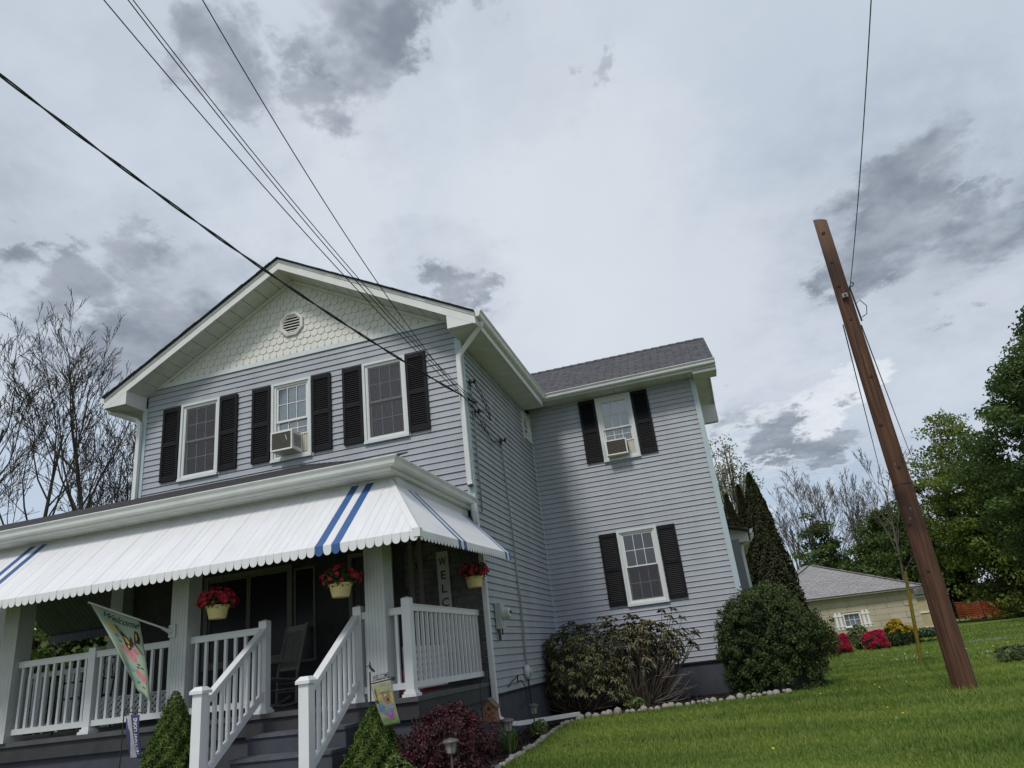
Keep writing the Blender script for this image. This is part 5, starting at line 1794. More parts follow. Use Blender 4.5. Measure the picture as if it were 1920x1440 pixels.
mb = MB()
hx_, hz_ = PXp + .045, 5.12
mb.box((hx_ - .06, PYp - .16, hz_ - .035), (hx_ + .02, PYp - .105, hz_ + .035)); mb.tube([(hx_ - .02, PYp - .22, hz_), (hx_ - .02, PYp - .1, hz_)], .014, 8); obj('bolt_plate', mb, mat('galvanised', (.22, .22, .21), .5, .3, 20, metal=.6), e)
mb = MB(); mb.tube([(hx_ + .11, PYp - .02, 5.30), (hx_ + .17, PYp - .02, 5.31), (hx_ + .19, PYp - .02, 5.34), (hx_ + .16, PYp - .02, 5.37)], .010, 6)
mb.tube([(hx_ + .12, PYp, 5.3), (hx_ + .14, PYp, 4.7)], .014, 6); obj('hook', mb, DARKM, e)
mb = MB(); mb.tube([(hx_ + .13, PYp, 5.0), (hx_ + .2, PYp - .01, 5.05), (hx_ + .27, PYp - .01, 4.93), (hx_ + .24, PYp, 4.8), (hx_ + .16, PYp, 4.76)], .007, 6); obj('wire_loop', mb, DARKM, e)
for z, a, l in ((4.2, -1.9, .9), (2.9, -2.3, 1.1), (1.2, -1.7, 1.3), (3.6, -1.4, .8), (.4, -2.2, .8), (5.6, -1.75, .7)):       # drying cracks
    ck = MB(); q = []
    for i in range(7):
        zz = z + l * (i / 6 - .5); t = (zz - G) / 7.2; r = .146 - .047 * t + .001; aa = a + .05 * math.sin(i * 1.9 + z); q.append((PXp + .05 * t + r * math.cos(aa), PYp + r * math.sin(aa), zz))
    ck.tube(q, [.001, .004, .005, .004, .006, .004, .001], 4); obj('crack', ck, KN, e)
for z, a in ((1.75, -1.75), (1.62, -2.05), (2.4, -1.9)):
    t = (z - G) / 7.2; r = .146 - .047 * t; c = Vector((PXp + .05 * t + r * math.cos(a), PYp + r * math.sin(a), z)); tg = MB(Matrix.Translation(c) @ Matrix.Rotation(a + math.pi / 2, 4, 'Z')); tg.box((-.009, -.004, -.014), (.009, .004, .014)); obj('tag', tg, mat('dull_tag', (.10, .09, .08), .6), e)
mb = MB(); t = (2.1 - G) / 7.2; rr = .146 - .047 * t + .003
mb.lathe([(rr, 0), (rr, .02), (rr - .004, .021), (rr - .004, -.001)], 24, (PXp + .05 * t, PYp, 2.1)); obj('seam_band', mb, KN, e)

wire('pole_wire', (hx_ + .08, PYp - .1, 5.2), [(1606, 420), (1617, 250), (1628, 90), (1634, 0)], 5.75, .006, 'single thin wire rising from the utility pole to the top of the picture', False, 8)


def far_wire(p, q, sag, r, label):
    p, q = Vector(p), Vector(q); pts = []
    for i in range(17):
        t = i / 16; c = p.lerp(q, t); c.z -= sag * 4 * t * (1 - t); pts.append(c)
    mb = MB(); mb.tube(pts, r, 5); o = obj('pole_wire', mb, CABLE); tag(o, label, 'overhead wire', 'wires on the utility pole')


far_wire((PXp - .06, PYp + .14, 4.75), at(1672, 975, D=42), .25, .010, 'thin wire leaving the pole on its left towards the trees')
far_wire((PXp + .17, PYp + .05, 4.65), at(1728, 905, D=42), .25, .010, 'thin wire leaving the pole on its right towards the trees')

e = empty('marker_post', G0(6.70, 6.45), 'thin mossy yellow metal post on the lawn near the utility pole', 'post')
YM_ = mat('mossy_yellow_paint', (.12, .085, .006), .8, color2=(.045, .048, .008), vscale=5, bump=.3, bscale=30, spec=.1)
mb = MB(); pt_ = at(1697, 1073, D=16.75); pb_ = Vector((6.70, 6.45, G - .05)); mb.tube([pb_, pb_.lerp(pt_, .5), pt_], .036, 12); obj('tube', mb, YM_, e, smooth=False)
mb = MB(); mb.tube([pt_ - Vector((.01, .034, .05)), pt_ - Vector((.01, .04, .05))], .013, 8); obj('bolt_hole', mb, DARKM, e)

# ------------------------------------------------------------------ garage at the back of the lawn
ua = Vector((.9725, .2329, 0)); va = Vector((-.2329, .9725, 0))
gc = Vector((11.92, 28.07, G))                      # right front corner
GW, GD, GH = 7.0, 5.0, 2.08
MG_ = Matrix(((ua.x, va.x, 0, gc.x), (ua.y, va.y, 0, gc.y), (0, 0, 1, G), (0, 0, 0, 1)))
gar = empty('garage', gc - ua * GW / 2, 'low tan block garage with a grey hipped roof at the back of the lawn', 'garage')
BLK = mat('tan_block', (.36, .31, .22), .85, color2=(.46, .41, .31), vscale=1.2, bump=.5, bscale=12)
MORT = mat('block_mortar', (.20, .175, .13), .9, .2, 6)
gw0, gw1, gz0, gz1 = -3.52, -2.72, .66, 1.26      # window opening
mb = MB(MG_)
for a, b, z0, z1 in ((-GW, gw0, 0, GH), (gw1, 0, 0, GH), (gw0, gw1, 0, gz0), (gw0, gw1, gz1, GH)):
    mb.box((a, .03, z0), (b, .2, z1))
mb.box((-GW, .201, 0), (-GW + .2, GD, GH)); mb.box((-GW, GD, 0), (0, GD + .2, GH))
front = obj('front_wall', mb, MORT, gar)
mb = MB(MG_); mb.box((-.2, .201, 0), (-.03, GD, GH)); side = obj('side_wall', mb, MORT, gar)
rs = random.Random(5)
ch = .257; r_ = 0
while r_ * ch < GH - .02:
    z0, z1 = r_ * ch + .006, min((r_ + 1) * ch - .006, GH)
    x = 0.0 if r_ % 2 else .34
    cuts = [0.0]
    x = -(.62 if r_ % 2 else .34)
    while x > -GW: cuts.append(x); x -= rs.uniform(.75, .95)
    cuts.append(-GW)
    for b, a in zip(cuts[:-1], cuts[1:]):
        segs = [(a, b)]
        if z0 < gz1 and z1 > gz0:
            segs = []
            if a < gw0: segs.append((a, min(b, gw0)))
            if b > gw1: segs.append((max(a, gw1), b))
        for p, q in segs:
            if q - p < .04: continue
            pr = rs.uniform(0, .008) if q < -.01 else .03
            mb = MB(MG_); mb.box((p + .006, -pr, z0), (q - .006, .029, z1)); obj('block', mb, BLK, front)
    # rock-faced side blocks seen at the corner
    y = .05
    k = 0
    while y < 3.5:
        l = .42 if (r_ + k) % 2 else .8
        mb = MB(MG_); d_ = rs.uniform(.01, .05)
        mb.add([(-.029, y, z0), (-.029, y + l, z0), (-.029, y + l, z1), (-.029, y, z1), (d_, y + .05, z0 + .04), (d_, y + l - .05, z0 + .04), (d_ * .6, y + l - .05, z1 - .04), (d_ * .8, y + .05, z1 - .04)],
               [(0, 1, 5, 4), (1, 2, 6, 5), (2, 3, 7, 6), (3, 0, 4, 7), (4, 5, 6, 7)]); obj('block', mb, BLK, side)
        y += l; k += 1
    r_ += 1
# window with picket shutters
GWH = mat('garage_white_paint', (.68, .68, .66), .6, .1, 6)
gw = obj('window', frame_mb(MG_, gw0, gw1, gz0, gz1, .05, -.03, .1), GWH, gar)
mb = MB(MG_); mb.box((gw0 + .05, .05, gz0 + .05), (gw1 - .05, .06, gz1 - .05)); obj('pane', mb, mat('garage_pane', (.10, .12, .14), .08, .5, 3), gw)
mb = MB(MG_); muntins(mb, gw0 + .05, gw1 - .05, gz0 + .05, gz1 - .05, .04, 3, 2, .02); obj('muntins', mb, GWH, gw)
mb = MB(MG_); mb.box((gw0 - .02, -.08, gz0 - .03), (gw1 + .02, .0, gz0 - .001)); obj('sill', mb, GWH, gw)
for s, x0 in ((-1, gw0 - .44), (1, gw1 + .03)):
    sh = MB(MG_); sh.box((x0, -.04, gz1 - .12), (x0 + .41, -.022, gz1 - .05)); sp = obj('shutter', sh, GWH, gar)
    sh = MB(MG_); sh.box((x0, -.04, gz0 + .03), (x0 + .41, -.022, gz0 + .10)); obj('shutter_rail', sh, GWH, sp)
    for k in range(2):
        a = x0 + .06 + k * .19
        sh = MB(MG_); sh.box((a, -.021, gz0 - .08), (a + .11, -.004, gz1 + .06)); obj('picket', sh, GWH, sp)
# hipped roof
ov = .38
ez, rz_ = GH - .02, 3.72
P_ = lambda x, y, z: tuple(MG_ @ Vector((x, y, z)))
c0, c1, c2, c3 = P_(-GW - ov, -ov, ez), P_(ov, -ov, ez), P_(ov, GD + ov, ez), P_(-GW - ov, GD + ov, ez)
r0, r1 = P_(-GW / 2 - .15, GD / 2, rz_), P_(-GW / 2 + .15, GD / 2, rz_)
slab('roof', [c0, c1, r1, r0], .05, gar, m_=ROOFG); slab('roof', [c1, c2, r1], .05, gar, m_=ROOFG); slab('roof', [c2, c3, r0, r1], .05, gar, m_=ROOFG); slab('roof', [c3, c0, r0], .05, gar, m_=ROOFG)
for a, b in ((c0, r0), (c1, r1), (c2, r1), (c3, r0)):
    mb = MB(); mb.bar(Vector(a) + Vector((0, 0, .02)), Vector(b) + Vector((0, 0, .025)), .22, .035); mb.uv = [(v[0], v[1]) for v in mb.v]; obj('hip_cap', mb, ROOFG, gar)
mb = MB(MG_); mb.box((-GW - ov + .02, -ov + .02, ez - .09), (ov - .02, GD + ov - .02, ez - .052)); obj('eaves', mb, mat('garage_eaves', (.22, .20, .17), .8, .1), gar)

# shed with tan door panels behind the garage corner
sc_ = at(1735, 1190, D=38.2); sc_.z = G
MS_ = Matrix(((ua.x, va.x, 0, sc_.x), (ua.y, va.y, 0, sc_.y), (0, 0, 1, G), (0, 0, 0, 1)))
e = empty('garden_shed', sc_, 'small shed with white framed tan panels beside the garage corner', 'shed')
TAN = mat('tan_shed_panel', (.42, .36, .20), .7, .08, 3)
mb = MB(MS_); mb.box((-.5, .06, .3), (1.5, 2.2, 1.75)); obj('walls', mb, TAN, e)
for a, b in ((-.3, .62), (.66, 1.5)):
    fr = frame_mb(MS_, a, b, .12, 1.7, .08, -.02, .05); fr.box((a + .08, -.018, .86), (b - .08, .05, .94)); dd = obj('door', fr, GWH, e)
    pn = MB(MS_); pn.box((a + .08, .03, .2), (b - .08, .049, 1.62)); obj('panel', pn, TAN, dd)
mb = MB(MS_); mb.tube([(.70, -.05, .92), (.70, -.05, 1.0)], .015, 6); obj('handle', mb, DARKM, e)
mb = MB(MS_); mb.prism([(-.7, -.2, 1.75), (1.7, -.2, 1.75), (.5, -.2, 2.1)], (0, 2.6, 0)); obj('roof', mb, mat('shed_roof', (.12, .12, .12), .8, .3, 5), e)

# stone slab in the lawn, orange netting, yellow panel far right
mb = MB(); mb.prism([(10.28 + .6 * math.cos(k * .785) * (1.1 + .1 * math.sin(k * 2.3)), 14.5 + .7 * math.sin(k * .785), G - .03) for k in range(8)], (0, 0, .045))
tag(obj('stone_slab', mb, mat('grey_slab', (.13, .135, .12), .85, .3, 4, .4, 20)), 'flat grey stone slab set in the lawn behind the utility pole', 'slab')
fa, fb = at(1798, 1160, D=46), at(1940, 1135, D=46); fa.z = fb.z = G
e = empty('safety_fence', (fa + fb) / 2, 'orange plastic safety netting at the far edge of the lawn', 'fence')
ORN = mat('orange_netting', (.24, .045, .014), .7, .4, 1.5)
net = MB(); L_ = (fb - fa).length; u_ = (fb - fa).normalized(); k = 0.0
for i in range(9):
    pts = [fa + u_ * (L_ * t / 24) + Vector((0, 0, .28 + i * .11 + .05 * math.sin(t * .9 + i * .1) - .1 * math.sin(t / 24 * 3.14))) for t in range(25)]; net.tube(pts, .022, 4)
for t in range(70):
    p = fa + u_ * (L_ * t / 69); sg = .05 * math.sin(t * .31) - .1 * math.sin(t / 69 * 3.14); net.tube([p + Vector((0, 0, .28 + sg)), p + Vector((0, 0, 1.16 + sg))], .014, 4)
obj('netting', net, ORN, e)
for t in (0, .33, .66, 1):
    p = fa + u_ * (L_ * t); mb = MB(); mb.tube([p, p + Vector((0, 0, 1.4))], .03, 6); obj('stake', mb, DARKM, e)
yc = at(1930, 1088, D=60)
e = empty('yellow_machine', (yc.x, yc.y, G), 'yellow machine body half hidden behind the trees at the right edge', 'machine')
YEL = mat('machine_yellow', (.55, .33, .03), .5, .2, 2)
mb = MB(); mb.box((yc.x - 1.1, yc.y - .8, yc.z - .35), (yc.x + 2.6, yc.y + .8, yc.z + .35)); obj('body', mb, YEL, e)
mb = MB(); mb.box((yc.x + .2, yc.y - .7, yc.z + .352), (yc.x + 1.6, yc.y + .7, yc.z + 1.4)); obj('cab', mb, YEL, e)
mb = MB(); mb.box((yc.x - .9, yc.y - .82, yc.z - .12), (yc.x - .2, yc.y - .801, yc.z + .2)); mb.box((yc.x + .3, yc.y - .82, yc.z - .12), (yc.x + 1.4, yc.y - .801, yc.z + .2)); obj('grille', mb, DARKM, e)
for dx in (-.6, 1.6):
    mb = MB(Matrix.Translation((yc.x + dx, yc.y - .8, G + .5)) @ Matrix.Rotation(math.pi / 2, 4, 'X')); mb.lathe([(.3, -.15), (.5, -.12), (.5, .12), (.3, .15)], 16); obj('wheel', mb, DARKM, e)
mb = MB(); mb.box((yc.x - .8, yc.y - .5, G + .45), (yc.x + 2.0, yc.y + .5, yc.z - .351)); obj('chassis', mb, DARKM, e)

# ------------------------------------------------------------------ edging stones
ESM = mat('pale_edging_stone', (.31, .29, .255), .9, color2=(.19, .18, .155), vscale=14, bump=.8, bscale=40)
rs = random.Random(11)
EM = []
for s in range(5):
    mb = MB(); n, k_ = 8, 4; vs = []
    for i in range(k_ + 1):
        ph = math.pi * i / k_
        for j in range(n):
            a = 6.283 * j / n; w_ = 1 + rs.uniform(-.13, .13)
            vs.append((math.sin(ph) * math.cos(a) * w_ + .001 * math.cos(a), math.sin(ph) * math.sin(a) * w_ + .001 * math.sin(a), math.cos(ph) * (1 + rs.uniform(-.06, .06))))
    mb.add(vs, [(i * n + j, i * n + (j + 1) % n, (i + 1) * n + (j + 1) % n, (i + 1) * n + j) for i in range(k_) for j in range(n)])
    EM.append(mb.mesh('edging_stone', ESM, True))
EDGE = [(.74, -3.9), (.72, -2.2), (.66, -.45), (.58, 1.0), (.56, 1.8), (.70, 2.38), (1.15, 2.60), (1.86, 2.64), (2.53, 2.97), (3.3, 3.10), (3.98, 3.40)]
SIDE_W = 'edging stones along the bed'
pos = []
for (a, b) in zip(EDGE[:-1], EDGE[1:]):
    pos.append((Vector((*a, 0)), Vector((*b, 0))))
d_acc = 0.0; i = 0; placed = 0
seg = 0; cur = pos[0][0].copy(); left = (pos[0][1] - pos[0][0]).length
step_list = []
t_total = sum((b - a).length for a, b in pos)
dist = 0.0


def path_point(d):
    for a, b in pos:
        l = (b - a).length
        if d <= l: return a.lerp(b, d / l), (b - a).normalized()
        d -= l
    return pos[-1][1], (pos[-1][1] - pos[-1][0]).normalized()


while dist < t_total:
    p, dr_ = path_point(dist)
    front_run = p.y > 2.2
    sz = rs.uniform(.034, .075) if front_run else rs.uniform(.028, .055)
    o = link('edging_stone', rs.choice(EM))
    o.location = (p.x + rs.uniform(-.015, .015), p.y + rs.uniform(-.015, .015), G + (.022 if front_run else .010) + rs.uniform(-.02, .012))
    o.scale = (sz, sz * rs.uniform(.7, .95), sz * rs.uniform(.7, 1.05)); o.rotation_euler = (rs.uniform(-.2, .2), rs.uniform(-.2, .2), math.atan2(dr_.y, dr_.x) + rs.uniform(-.3, .3))
    if front_run: tag(o, 'rounded pale stone in the edging row below the wing window', 'edging stone', 'stones edging the wing bed')
    else: tag(o, 'small rough pale stone in the edging row beside the porch bed', 'edging stone', 'stones edging the porch bed')
    dist += sz * 1.95 if rs.random() > .06 else sz * 2.8

# ------------------------------------------------------------------ plants
def lumps(D, r, n=44, k=9.0, amp=.22):
    """uneven outline: radial factor for unit directions D"""
    C = r.normal(size=(n, 3)); C /= np.linalg.norm(C, axis=1)[:, None]; A = r.uniform(-1, 1, n) * amp
    return 1 + (np.exp(-((1 - D @ C.T) * k) ** 2) * A).sum(1)


def mound(r, n, rad, low=-.25, fill=.35):
    D = r.normal(size=(int(n * 1.7), 3)); D /= np.linalg.norm(D, axis=1)[:, None]; D = D[D[:, 2] > low][:n]
    f = lumps(D, r) * (1 - fill * r.random(len(D)) ** 2.2)
    if low < -.5:                      # full down to the ground, like a clipped barrel
        hr = np.sqrt(np.maximum(1 - D[:, 2] ** 2, .04)); k = np.where(D[:, 2] < 0, np.minimum((1 / hr) ** .85, 2.4), 1.0)
        return D * f[:, None] * np.stack([k, k, np.ones(len(D))], 1) * np.array(rad), D
    return D * f[:, None] * np.array(rad), D


def stems(name, base, tips, r0, material, parent, local=True, sides=5):
    mb = MB()
    for t in tips:
        t = Vector(t); b = Vector(base) + Vector((t.x * .18, t.y * .18, 0)); m_ = b.lerp(t, .5) + Vector((t.x * .12, t.y * .12, -.02)); mb.tube([b, m_, t], [r0, r0 * .7, r0 * .3], sides, False)
    return obj(name, mb, material, parent, local=local)


BARK = mat('shrub_bark', (.07, .05, .04), .9, .3, 12)


def dwarf_spruce(loc, h, rad, label, seed):
    e = empty('dwarf_spruce', loc, label, 'shrub', 'dwarf conifers by the porch steps')
    r = np.random.default_rng(seed); n = 26000
    t = 1 - np.sqrt(r.random(n)); a = r.uniform(0, 6.283, n); z = t * h
    rr = rad * (1 - t) ** .82 * (1 + .10 * np.sin(a * 5 + z * 14) + .12 * np.sin(a * 9 - z * 31) + .08 * np.sin(a * 17 + z * 53)) * (1 - .35 * r.random(n) ** 2) + .012 + .03 * (r.random(n) ** 8)
    P = np.stack([rr * np.cos(a), rr * np.sin(a), z + .05], 1)
    N_ = np.stack([np.cos(a), np.sin(a), np.full(n, .7)], 1)
    foliage('needles', P, .034, leaf_mat('spruce_needles', (.055, .10, .018), (.13, .20, .035), .55, .2), e, N_, .28, .4, r.random(n) * .6 + .4 * (np.sin(a * 5 + z * 14) > .3), local=True)
    mb = MB(); mb.tube([(0, 0, -.05), (0, 0, h * .5), (0, 0, h * .93)], [.03, .02, .006], 6); obj('trunk', mb, BARK, e, local=True)
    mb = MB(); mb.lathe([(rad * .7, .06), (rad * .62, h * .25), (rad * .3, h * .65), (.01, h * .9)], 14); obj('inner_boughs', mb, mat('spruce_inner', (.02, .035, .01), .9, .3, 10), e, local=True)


dwarf_spruce(G0(-2.42, -3.22), 1.05, .36, 'dwarf spruce left of the porch steps beside the stair post', 21)
dwarf_spruce(G0(-.24, -3.10), .70, .33, 'small dwarf spruce right of the porch steps below the garden flag', 22)


def bush(name, loc, rad, n, size, m_, label, cat='shrub', seed=1, aspect=.55, group=None, low=-.3, zc=None, fill=.35, core=None, stemr=.012, nst=14, up=.35, clumps=0, csize=.08):
    e = empty(name, loc, label, cat, group); r = np.random.default_rng(seed)
    P, D = mound(r, n, rad, low, fill); zc = rad[2] * .75 if zc is None else zc
    P = P + np.array([0, 0, zc]); k = P[:, 2] > .01; P, D = P[k], D[k]
    tint = None
    if clumps:                         # leaves gathered in tufts of one shade each, with hollows between
        ci = r.choice(len(P), clumps, replace=False); k = r.integers(0, clumps, len(P)); o_ = r.normal(size=(len(P), 3)); o_ *= (r.random(len(P)) ** .5 / np.linalg.norm(o_, axis=1))[:, None]
        grow_ = r.uniform(.93, 1.10, clumps); c0_ = np.array([0, 0, zc])
        P = c0_ + (P[ci][k] - c0_) * grow_[k][:, None] + o_ * csize * r.uniform(.6, 1.4, clumps)[k][:, None]; D = D[ci][k] * .5 + o_; tint = r.random(clumps)[k] * .8 + .1; q_ = P[:, 2] > .01; P, D, tint = P[q_], D[q_], tint[q_]
    foliage('foliage', P, size, m_, e, D, aspect, up, tint, local=True)
    idx = r.choice(len(P), nst); stems('stems', (0, 0, 0), P[idx] * .85, stemr, BARK, e)
    if core:
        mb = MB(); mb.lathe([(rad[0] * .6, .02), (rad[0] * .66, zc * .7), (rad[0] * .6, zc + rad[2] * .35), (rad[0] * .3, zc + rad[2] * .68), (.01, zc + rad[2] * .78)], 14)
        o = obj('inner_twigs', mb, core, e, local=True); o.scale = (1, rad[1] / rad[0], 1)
    return e, r


BARB = leaf_mat('barberry_leaf', (.026, .010, .013), (.085, .018, .028), .6, .15)
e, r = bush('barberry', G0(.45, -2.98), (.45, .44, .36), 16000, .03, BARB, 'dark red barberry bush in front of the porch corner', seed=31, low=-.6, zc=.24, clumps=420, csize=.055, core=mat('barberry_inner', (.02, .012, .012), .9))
tw = MB()
Q, D_ = mound(r, 260, (.45, .44, .36), 0, .1)
sp_pts = []
for q, d_ in zip(Q, D_):
    p0 = Vector(q) * .85 + Vector((0, 0, .24)); p1 = p0 + Vector((d_[0] * .5, d_[1] * .5, .9)).normalized() * r.uniform(.07, .17); tw.tube([p0, p1], [.004, .002], 4, False)
    for k in range(16): sp_pts.append(p0.lerp(p1, k / 15) + Vector(r.normal(size=3)) * .006)
tag(obj('twigs', tw, BARK, e, local=True), kind='stuff')
foliage('sprigs', np.array([tuple(p) for p in sp_pts]), .026, BARB, e, local=True)


def whorls(tips, dirs, r, n_leaf, ln, droop):
    """rosettes of long leaves at twig ends"""
    V = []; F = []; T = []
    for p, d_ in zip(tips, dirs):
        d_ = d_ / (np.linalg.norm(d_) + 1e-9); a = np.cross(d_, [.2, .3, 1.0]); a /= np.linalg.norm(a); b = np.cross(d_, a); tn = r.random()
        for k in range(n_leaf):
            t = 6.283 * k / n_leaf + r.uniform(-.3, .3); rad_ = a * math.cos(t) + b * math.sin(t)
            l = ln * r.uniform(.7, 1.2); q = p + d_ * r.uniform(-.04, .02)
            mid = q + rad_ * l * .5 + d_ * l * .12; end = q + rad_ * l * .92 + np.array([0, 0, -droop * l * r.uniform(.4, 1.2)])
            sd_ = np.cross(rad_, d_) * l * .15; o = len(V)
            V += [q, mid + sd_ - d_ * .004, end, mid - sd_ - d_ * .004]; F += [(o, o + 1, o + 2), (o, o + 2, o + 3)]; T += [min(1, max(0, tn + r.uniform(-.2, .2)))] * 4
    return np.array(V), np.array(F), np.array(T)


def rhododendron(loc, rad, n_tip, label, seed, c1, c2, ln, droop, sparse):
    e = empty('rhododendron', loc, label, 'shrub', 'rhododendrons below the wing window'); r = np.random.default_rng(seed)
    tips, D_ = mound(r, n_tip, rad, -.35 if not sparse else -.1, .5 if not sparse else .65); tips = tips + np.array([0, 0, rad[2] * .72]); k = tips[:, 2] > .05; tips, D_ = tips[k], D_[k]
    dirs = D_ * .6 + np.array([0, 0, .7])
    V, F, T = whorls(tips, dirs, r, 8, ln, droop); link('foliage', np_mesh('foliage', V, F, leaf_mat(label[:12] + '_leaf', c1, c2, .45, .15), T), e, True)
    mb = MB()
    for t, d_ in zip(tips, D_):
        t = Vector(t); b = Vector((t.x * .22 + r.normal() * .03, t.y * .22 + r.normal() * .03, 0)); q1 = b.lerp(t, .4) + Vector((r.normal(), r.normal(), r.normal())) * .06; q2 = b.lerp(t, .75) + Vector((r.normal(), r.normal(), r.normal())) * .05
        mb.tube([b, q1, q2, t], [.013, .010, .007, .004], 5, False)
    tag(obj('branches', mb, mat('rhodo_bark', (.085, .065, .05), .85, .3, 20), e, local=True), kind='stuff')
    return e, r


e, r = rhododendron(G0(.50, 3.40), (.78, .66, .86), 700, 'dense olive green rhododendron in the corner of the house', 41, (.028, .044, .016), (.17, .18, .068), .085, .35, False)
e, r = rhododendron(G0(1.62, 3.55), (.84, .5, .95), 270, 'leggy thin rhododendron with bare branches under the wing window', 42, (.04, .05, .02), (.15, .125, .06), .115, .4, True)
mb = MB()
for k in range(9):
    a = r.uniform(-.5, .9); l = r.uniform(.5, 1.0); z = r.uniform(.12, .5)
    p0 = Vector((.1, -.05, .05)); p1 = Vector((l * .5, -.1 + r.normal() * .15, z * r.uniform(.3, 1.1))); p2 = Vector((l, -.05 + r.normal() * .22, z + r.normal() * .1)); p3 = p2 + Vector((.12, r.normal() * .08, r.normal() * .08 + .03))
    mb.tube([p0, p1, p2, p3], [.010, .007, .004, .002], 5, False)
    for j in range(3): mb.tube([p1.lerp(p2, .3 * j + .2), p1.lerp(p2, .3 * j + .4) + Vector((.1, r.normal() * .1, r.uniform(-.05, .16)))], [.006, .003], 4, False)
tag(obj('bare_branches', mb, mat('bare_grey_twig', (.13, .11, .09), .85, .2, 20), e, local=True), kind='stuff')

YEW = leaf_mat('yew_leaf', (.020, .038, .011), (.085, .12, .033), .65, .2)
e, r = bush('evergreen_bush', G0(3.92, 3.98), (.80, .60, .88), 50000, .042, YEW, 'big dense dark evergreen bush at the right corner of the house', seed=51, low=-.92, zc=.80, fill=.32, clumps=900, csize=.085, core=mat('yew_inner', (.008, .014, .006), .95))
_e2 = bush('green_shrub', G0(4.25, 5.6), (.50, .6, .55), 9000, .05, leaf_mat('bright_shrub_leaf', (.045, .08, .02), (.13, .19, .05), .5, .25), 'brighter green shrub behind the big evergreen bush', seed=52, low=-.5, zc=1.15, clumps=260, csize=.09, core=YEW)

def sprigs(e, r, rad, zc, n, ln, leaf, m_, low=0.0, per=14):
    """stray shoots standing out of a bush"""
    D_ = r.normal(size=(n * 2, 3)); D_ /= np.linalg.norm(D_, axis=1)[:, None]; D_ = D_[D_[:, 2] > low][:n]; Q = D_ * np.array(rad) * .97; pts = []; mb = MB()
    for q, d_ in zip(Q, D_):
        p0 = Vector(q) * .93 + Vector((0, 0, zc)); p1 = p0 + (Vector(d_) + Vector((0, 0, .7)) + Vector(r.normal(size=3)) * .3).normalized() * ln * r.uniform(.4, 1.3); mb.tube([p0, p1], [.004, .002], 3, False)
        for k in range(per): pts.append(tuple(p0.lerp(p1, k / (per - 1)) + Vector(r.normal(size=3)) * ln * .08))
    tag(obj('shoots', mb, BARK, e, local=True), kind='stuff'); foliage('shoot_leaves', np.array(pts), leaf, m_, e, local=True)


sprigs(e, r, (.80, .60, .88), .80, 240, .16, .04, YEW, -.3)
# small plants in the beds
e = empty('iris_clump', G0(.52, -1.15), 'clump of fresh green blade leaves by the path light', 'plant')
r = np.random.default_rng(61); mb = MB()
for k in range(46):
    a = r.uniform(0, 6.283); l = r.uniform(.16, .32); o_ = r.uniform(.02, .12); p0 = Vector((math.cos(a) * o_ * .4, math.sin(a) * o_ * .4, 0)); p1 = p0 + Vector((math.cos(a) * o_ * .5, math.sin(a) * o_ * .5, l * .7)); p2 = p1 + Vector((math.cos(a) * o_ * 1.1, math.sin(a) * o_ * 1.1, l * .28))
    s_ = Vector((-math.sin(a), math.cos(a), 0)) * .011
    mb.add([p0 - s_, p0 + s_, p1 + s_, p1 - s_, p2], [(0, 1, 2, 3), (3, 2, 4)])
tag(obj('blades', mb, mat('iris_leaf', (.11, .20, .045), .5, .3, 10, translucent=.3), e, local=True), kind='stuff')
bush('small_perennial', G0(.30, -3.75), (.17, .17, .17), 700, .05, leaf_mat('perennial_leaf', (.07, .12, .03), (.19, .24, .08), .5, .3), 'small light green perennial at the front of the bed', 'plant', 62, low=-.2)
bush('small_perennial', G0(.58, .05), (.12, .12, .12), 260, .05, leaf_mat('perennial_leaf', (.07, .12, .03), (.19, .24, .08)), 'tiny pale plant in the mulch by the downspout', 'plant', 63, low=-.2)
bush('small_perennial', G0(1.5, 2.95), (.18, .10, .11), 130, .06, leaf_mat('perennial_leaf', (.07, .12, .03), (.19, .24, .08)), 'low yellow green plant below the leggy rhododendron', 'plant', 64, low=-.2)
bush('hosta', G0(8.05, 5.1), (.42, .3, .13), 420, .12, leaf_mat('hosta_leaf', (.035, .06, .02), (.10, .135, .05), .6, .25), 'low broad leaved plant at the right edge of the lawn', 'plant', 65, low=-.1, aspect=.7)

# shrubs in front of the garage
RED = leaf_mat('azalea_flower', (.36, .008, .045), (.62, .03, .10), .6, .25); YELF = leaf_mat('golden_leaf', (.36, .24, .01), (.58, .42, .03), .6, .25); DKG = leaf_mat('dark_shrub_leaf', (.02, .035, .012), (.06, .085, .03), .5, .2)


def two_tone(loc, rad, label, seed, top, frac):
    e = empty('flowering_shrub', loc, label, 'shrub', 'shrubs in front of the garage'); r = np.random.default_rng(seed)
    P, D_ = mound(r, 5000, rad, -.6, .2); P = P + np.array([0, 0, rad[2] * .8]); P = P[P[:, 2] > .02]
    cl = np.sin(P[:, 0] * 11 + 2 * np.sin(P[:, 2] * 9)) * np.sin(P[:, 1] * 10 + P[:, 2] * 12); f = (P[:, 2] / (rad[2] * 1.8)) + r.normal(size=len(P)) * .07 + np.where(cl < -.45, -.5, 0)
    foliage('blossom', P[f > frac], .075, top, e, local=True); foliage('foliage', P[f <= frac], .075, DKG, e, local=True)
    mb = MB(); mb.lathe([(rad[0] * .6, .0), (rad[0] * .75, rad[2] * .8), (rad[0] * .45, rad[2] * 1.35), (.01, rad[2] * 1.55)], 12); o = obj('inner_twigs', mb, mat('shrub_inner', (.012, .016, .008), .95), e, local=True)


def gpt(px, D): 
    p = at(px, 1200, D=D); return Vector((p.x, p.y, ground_z(p.x, p.y)))


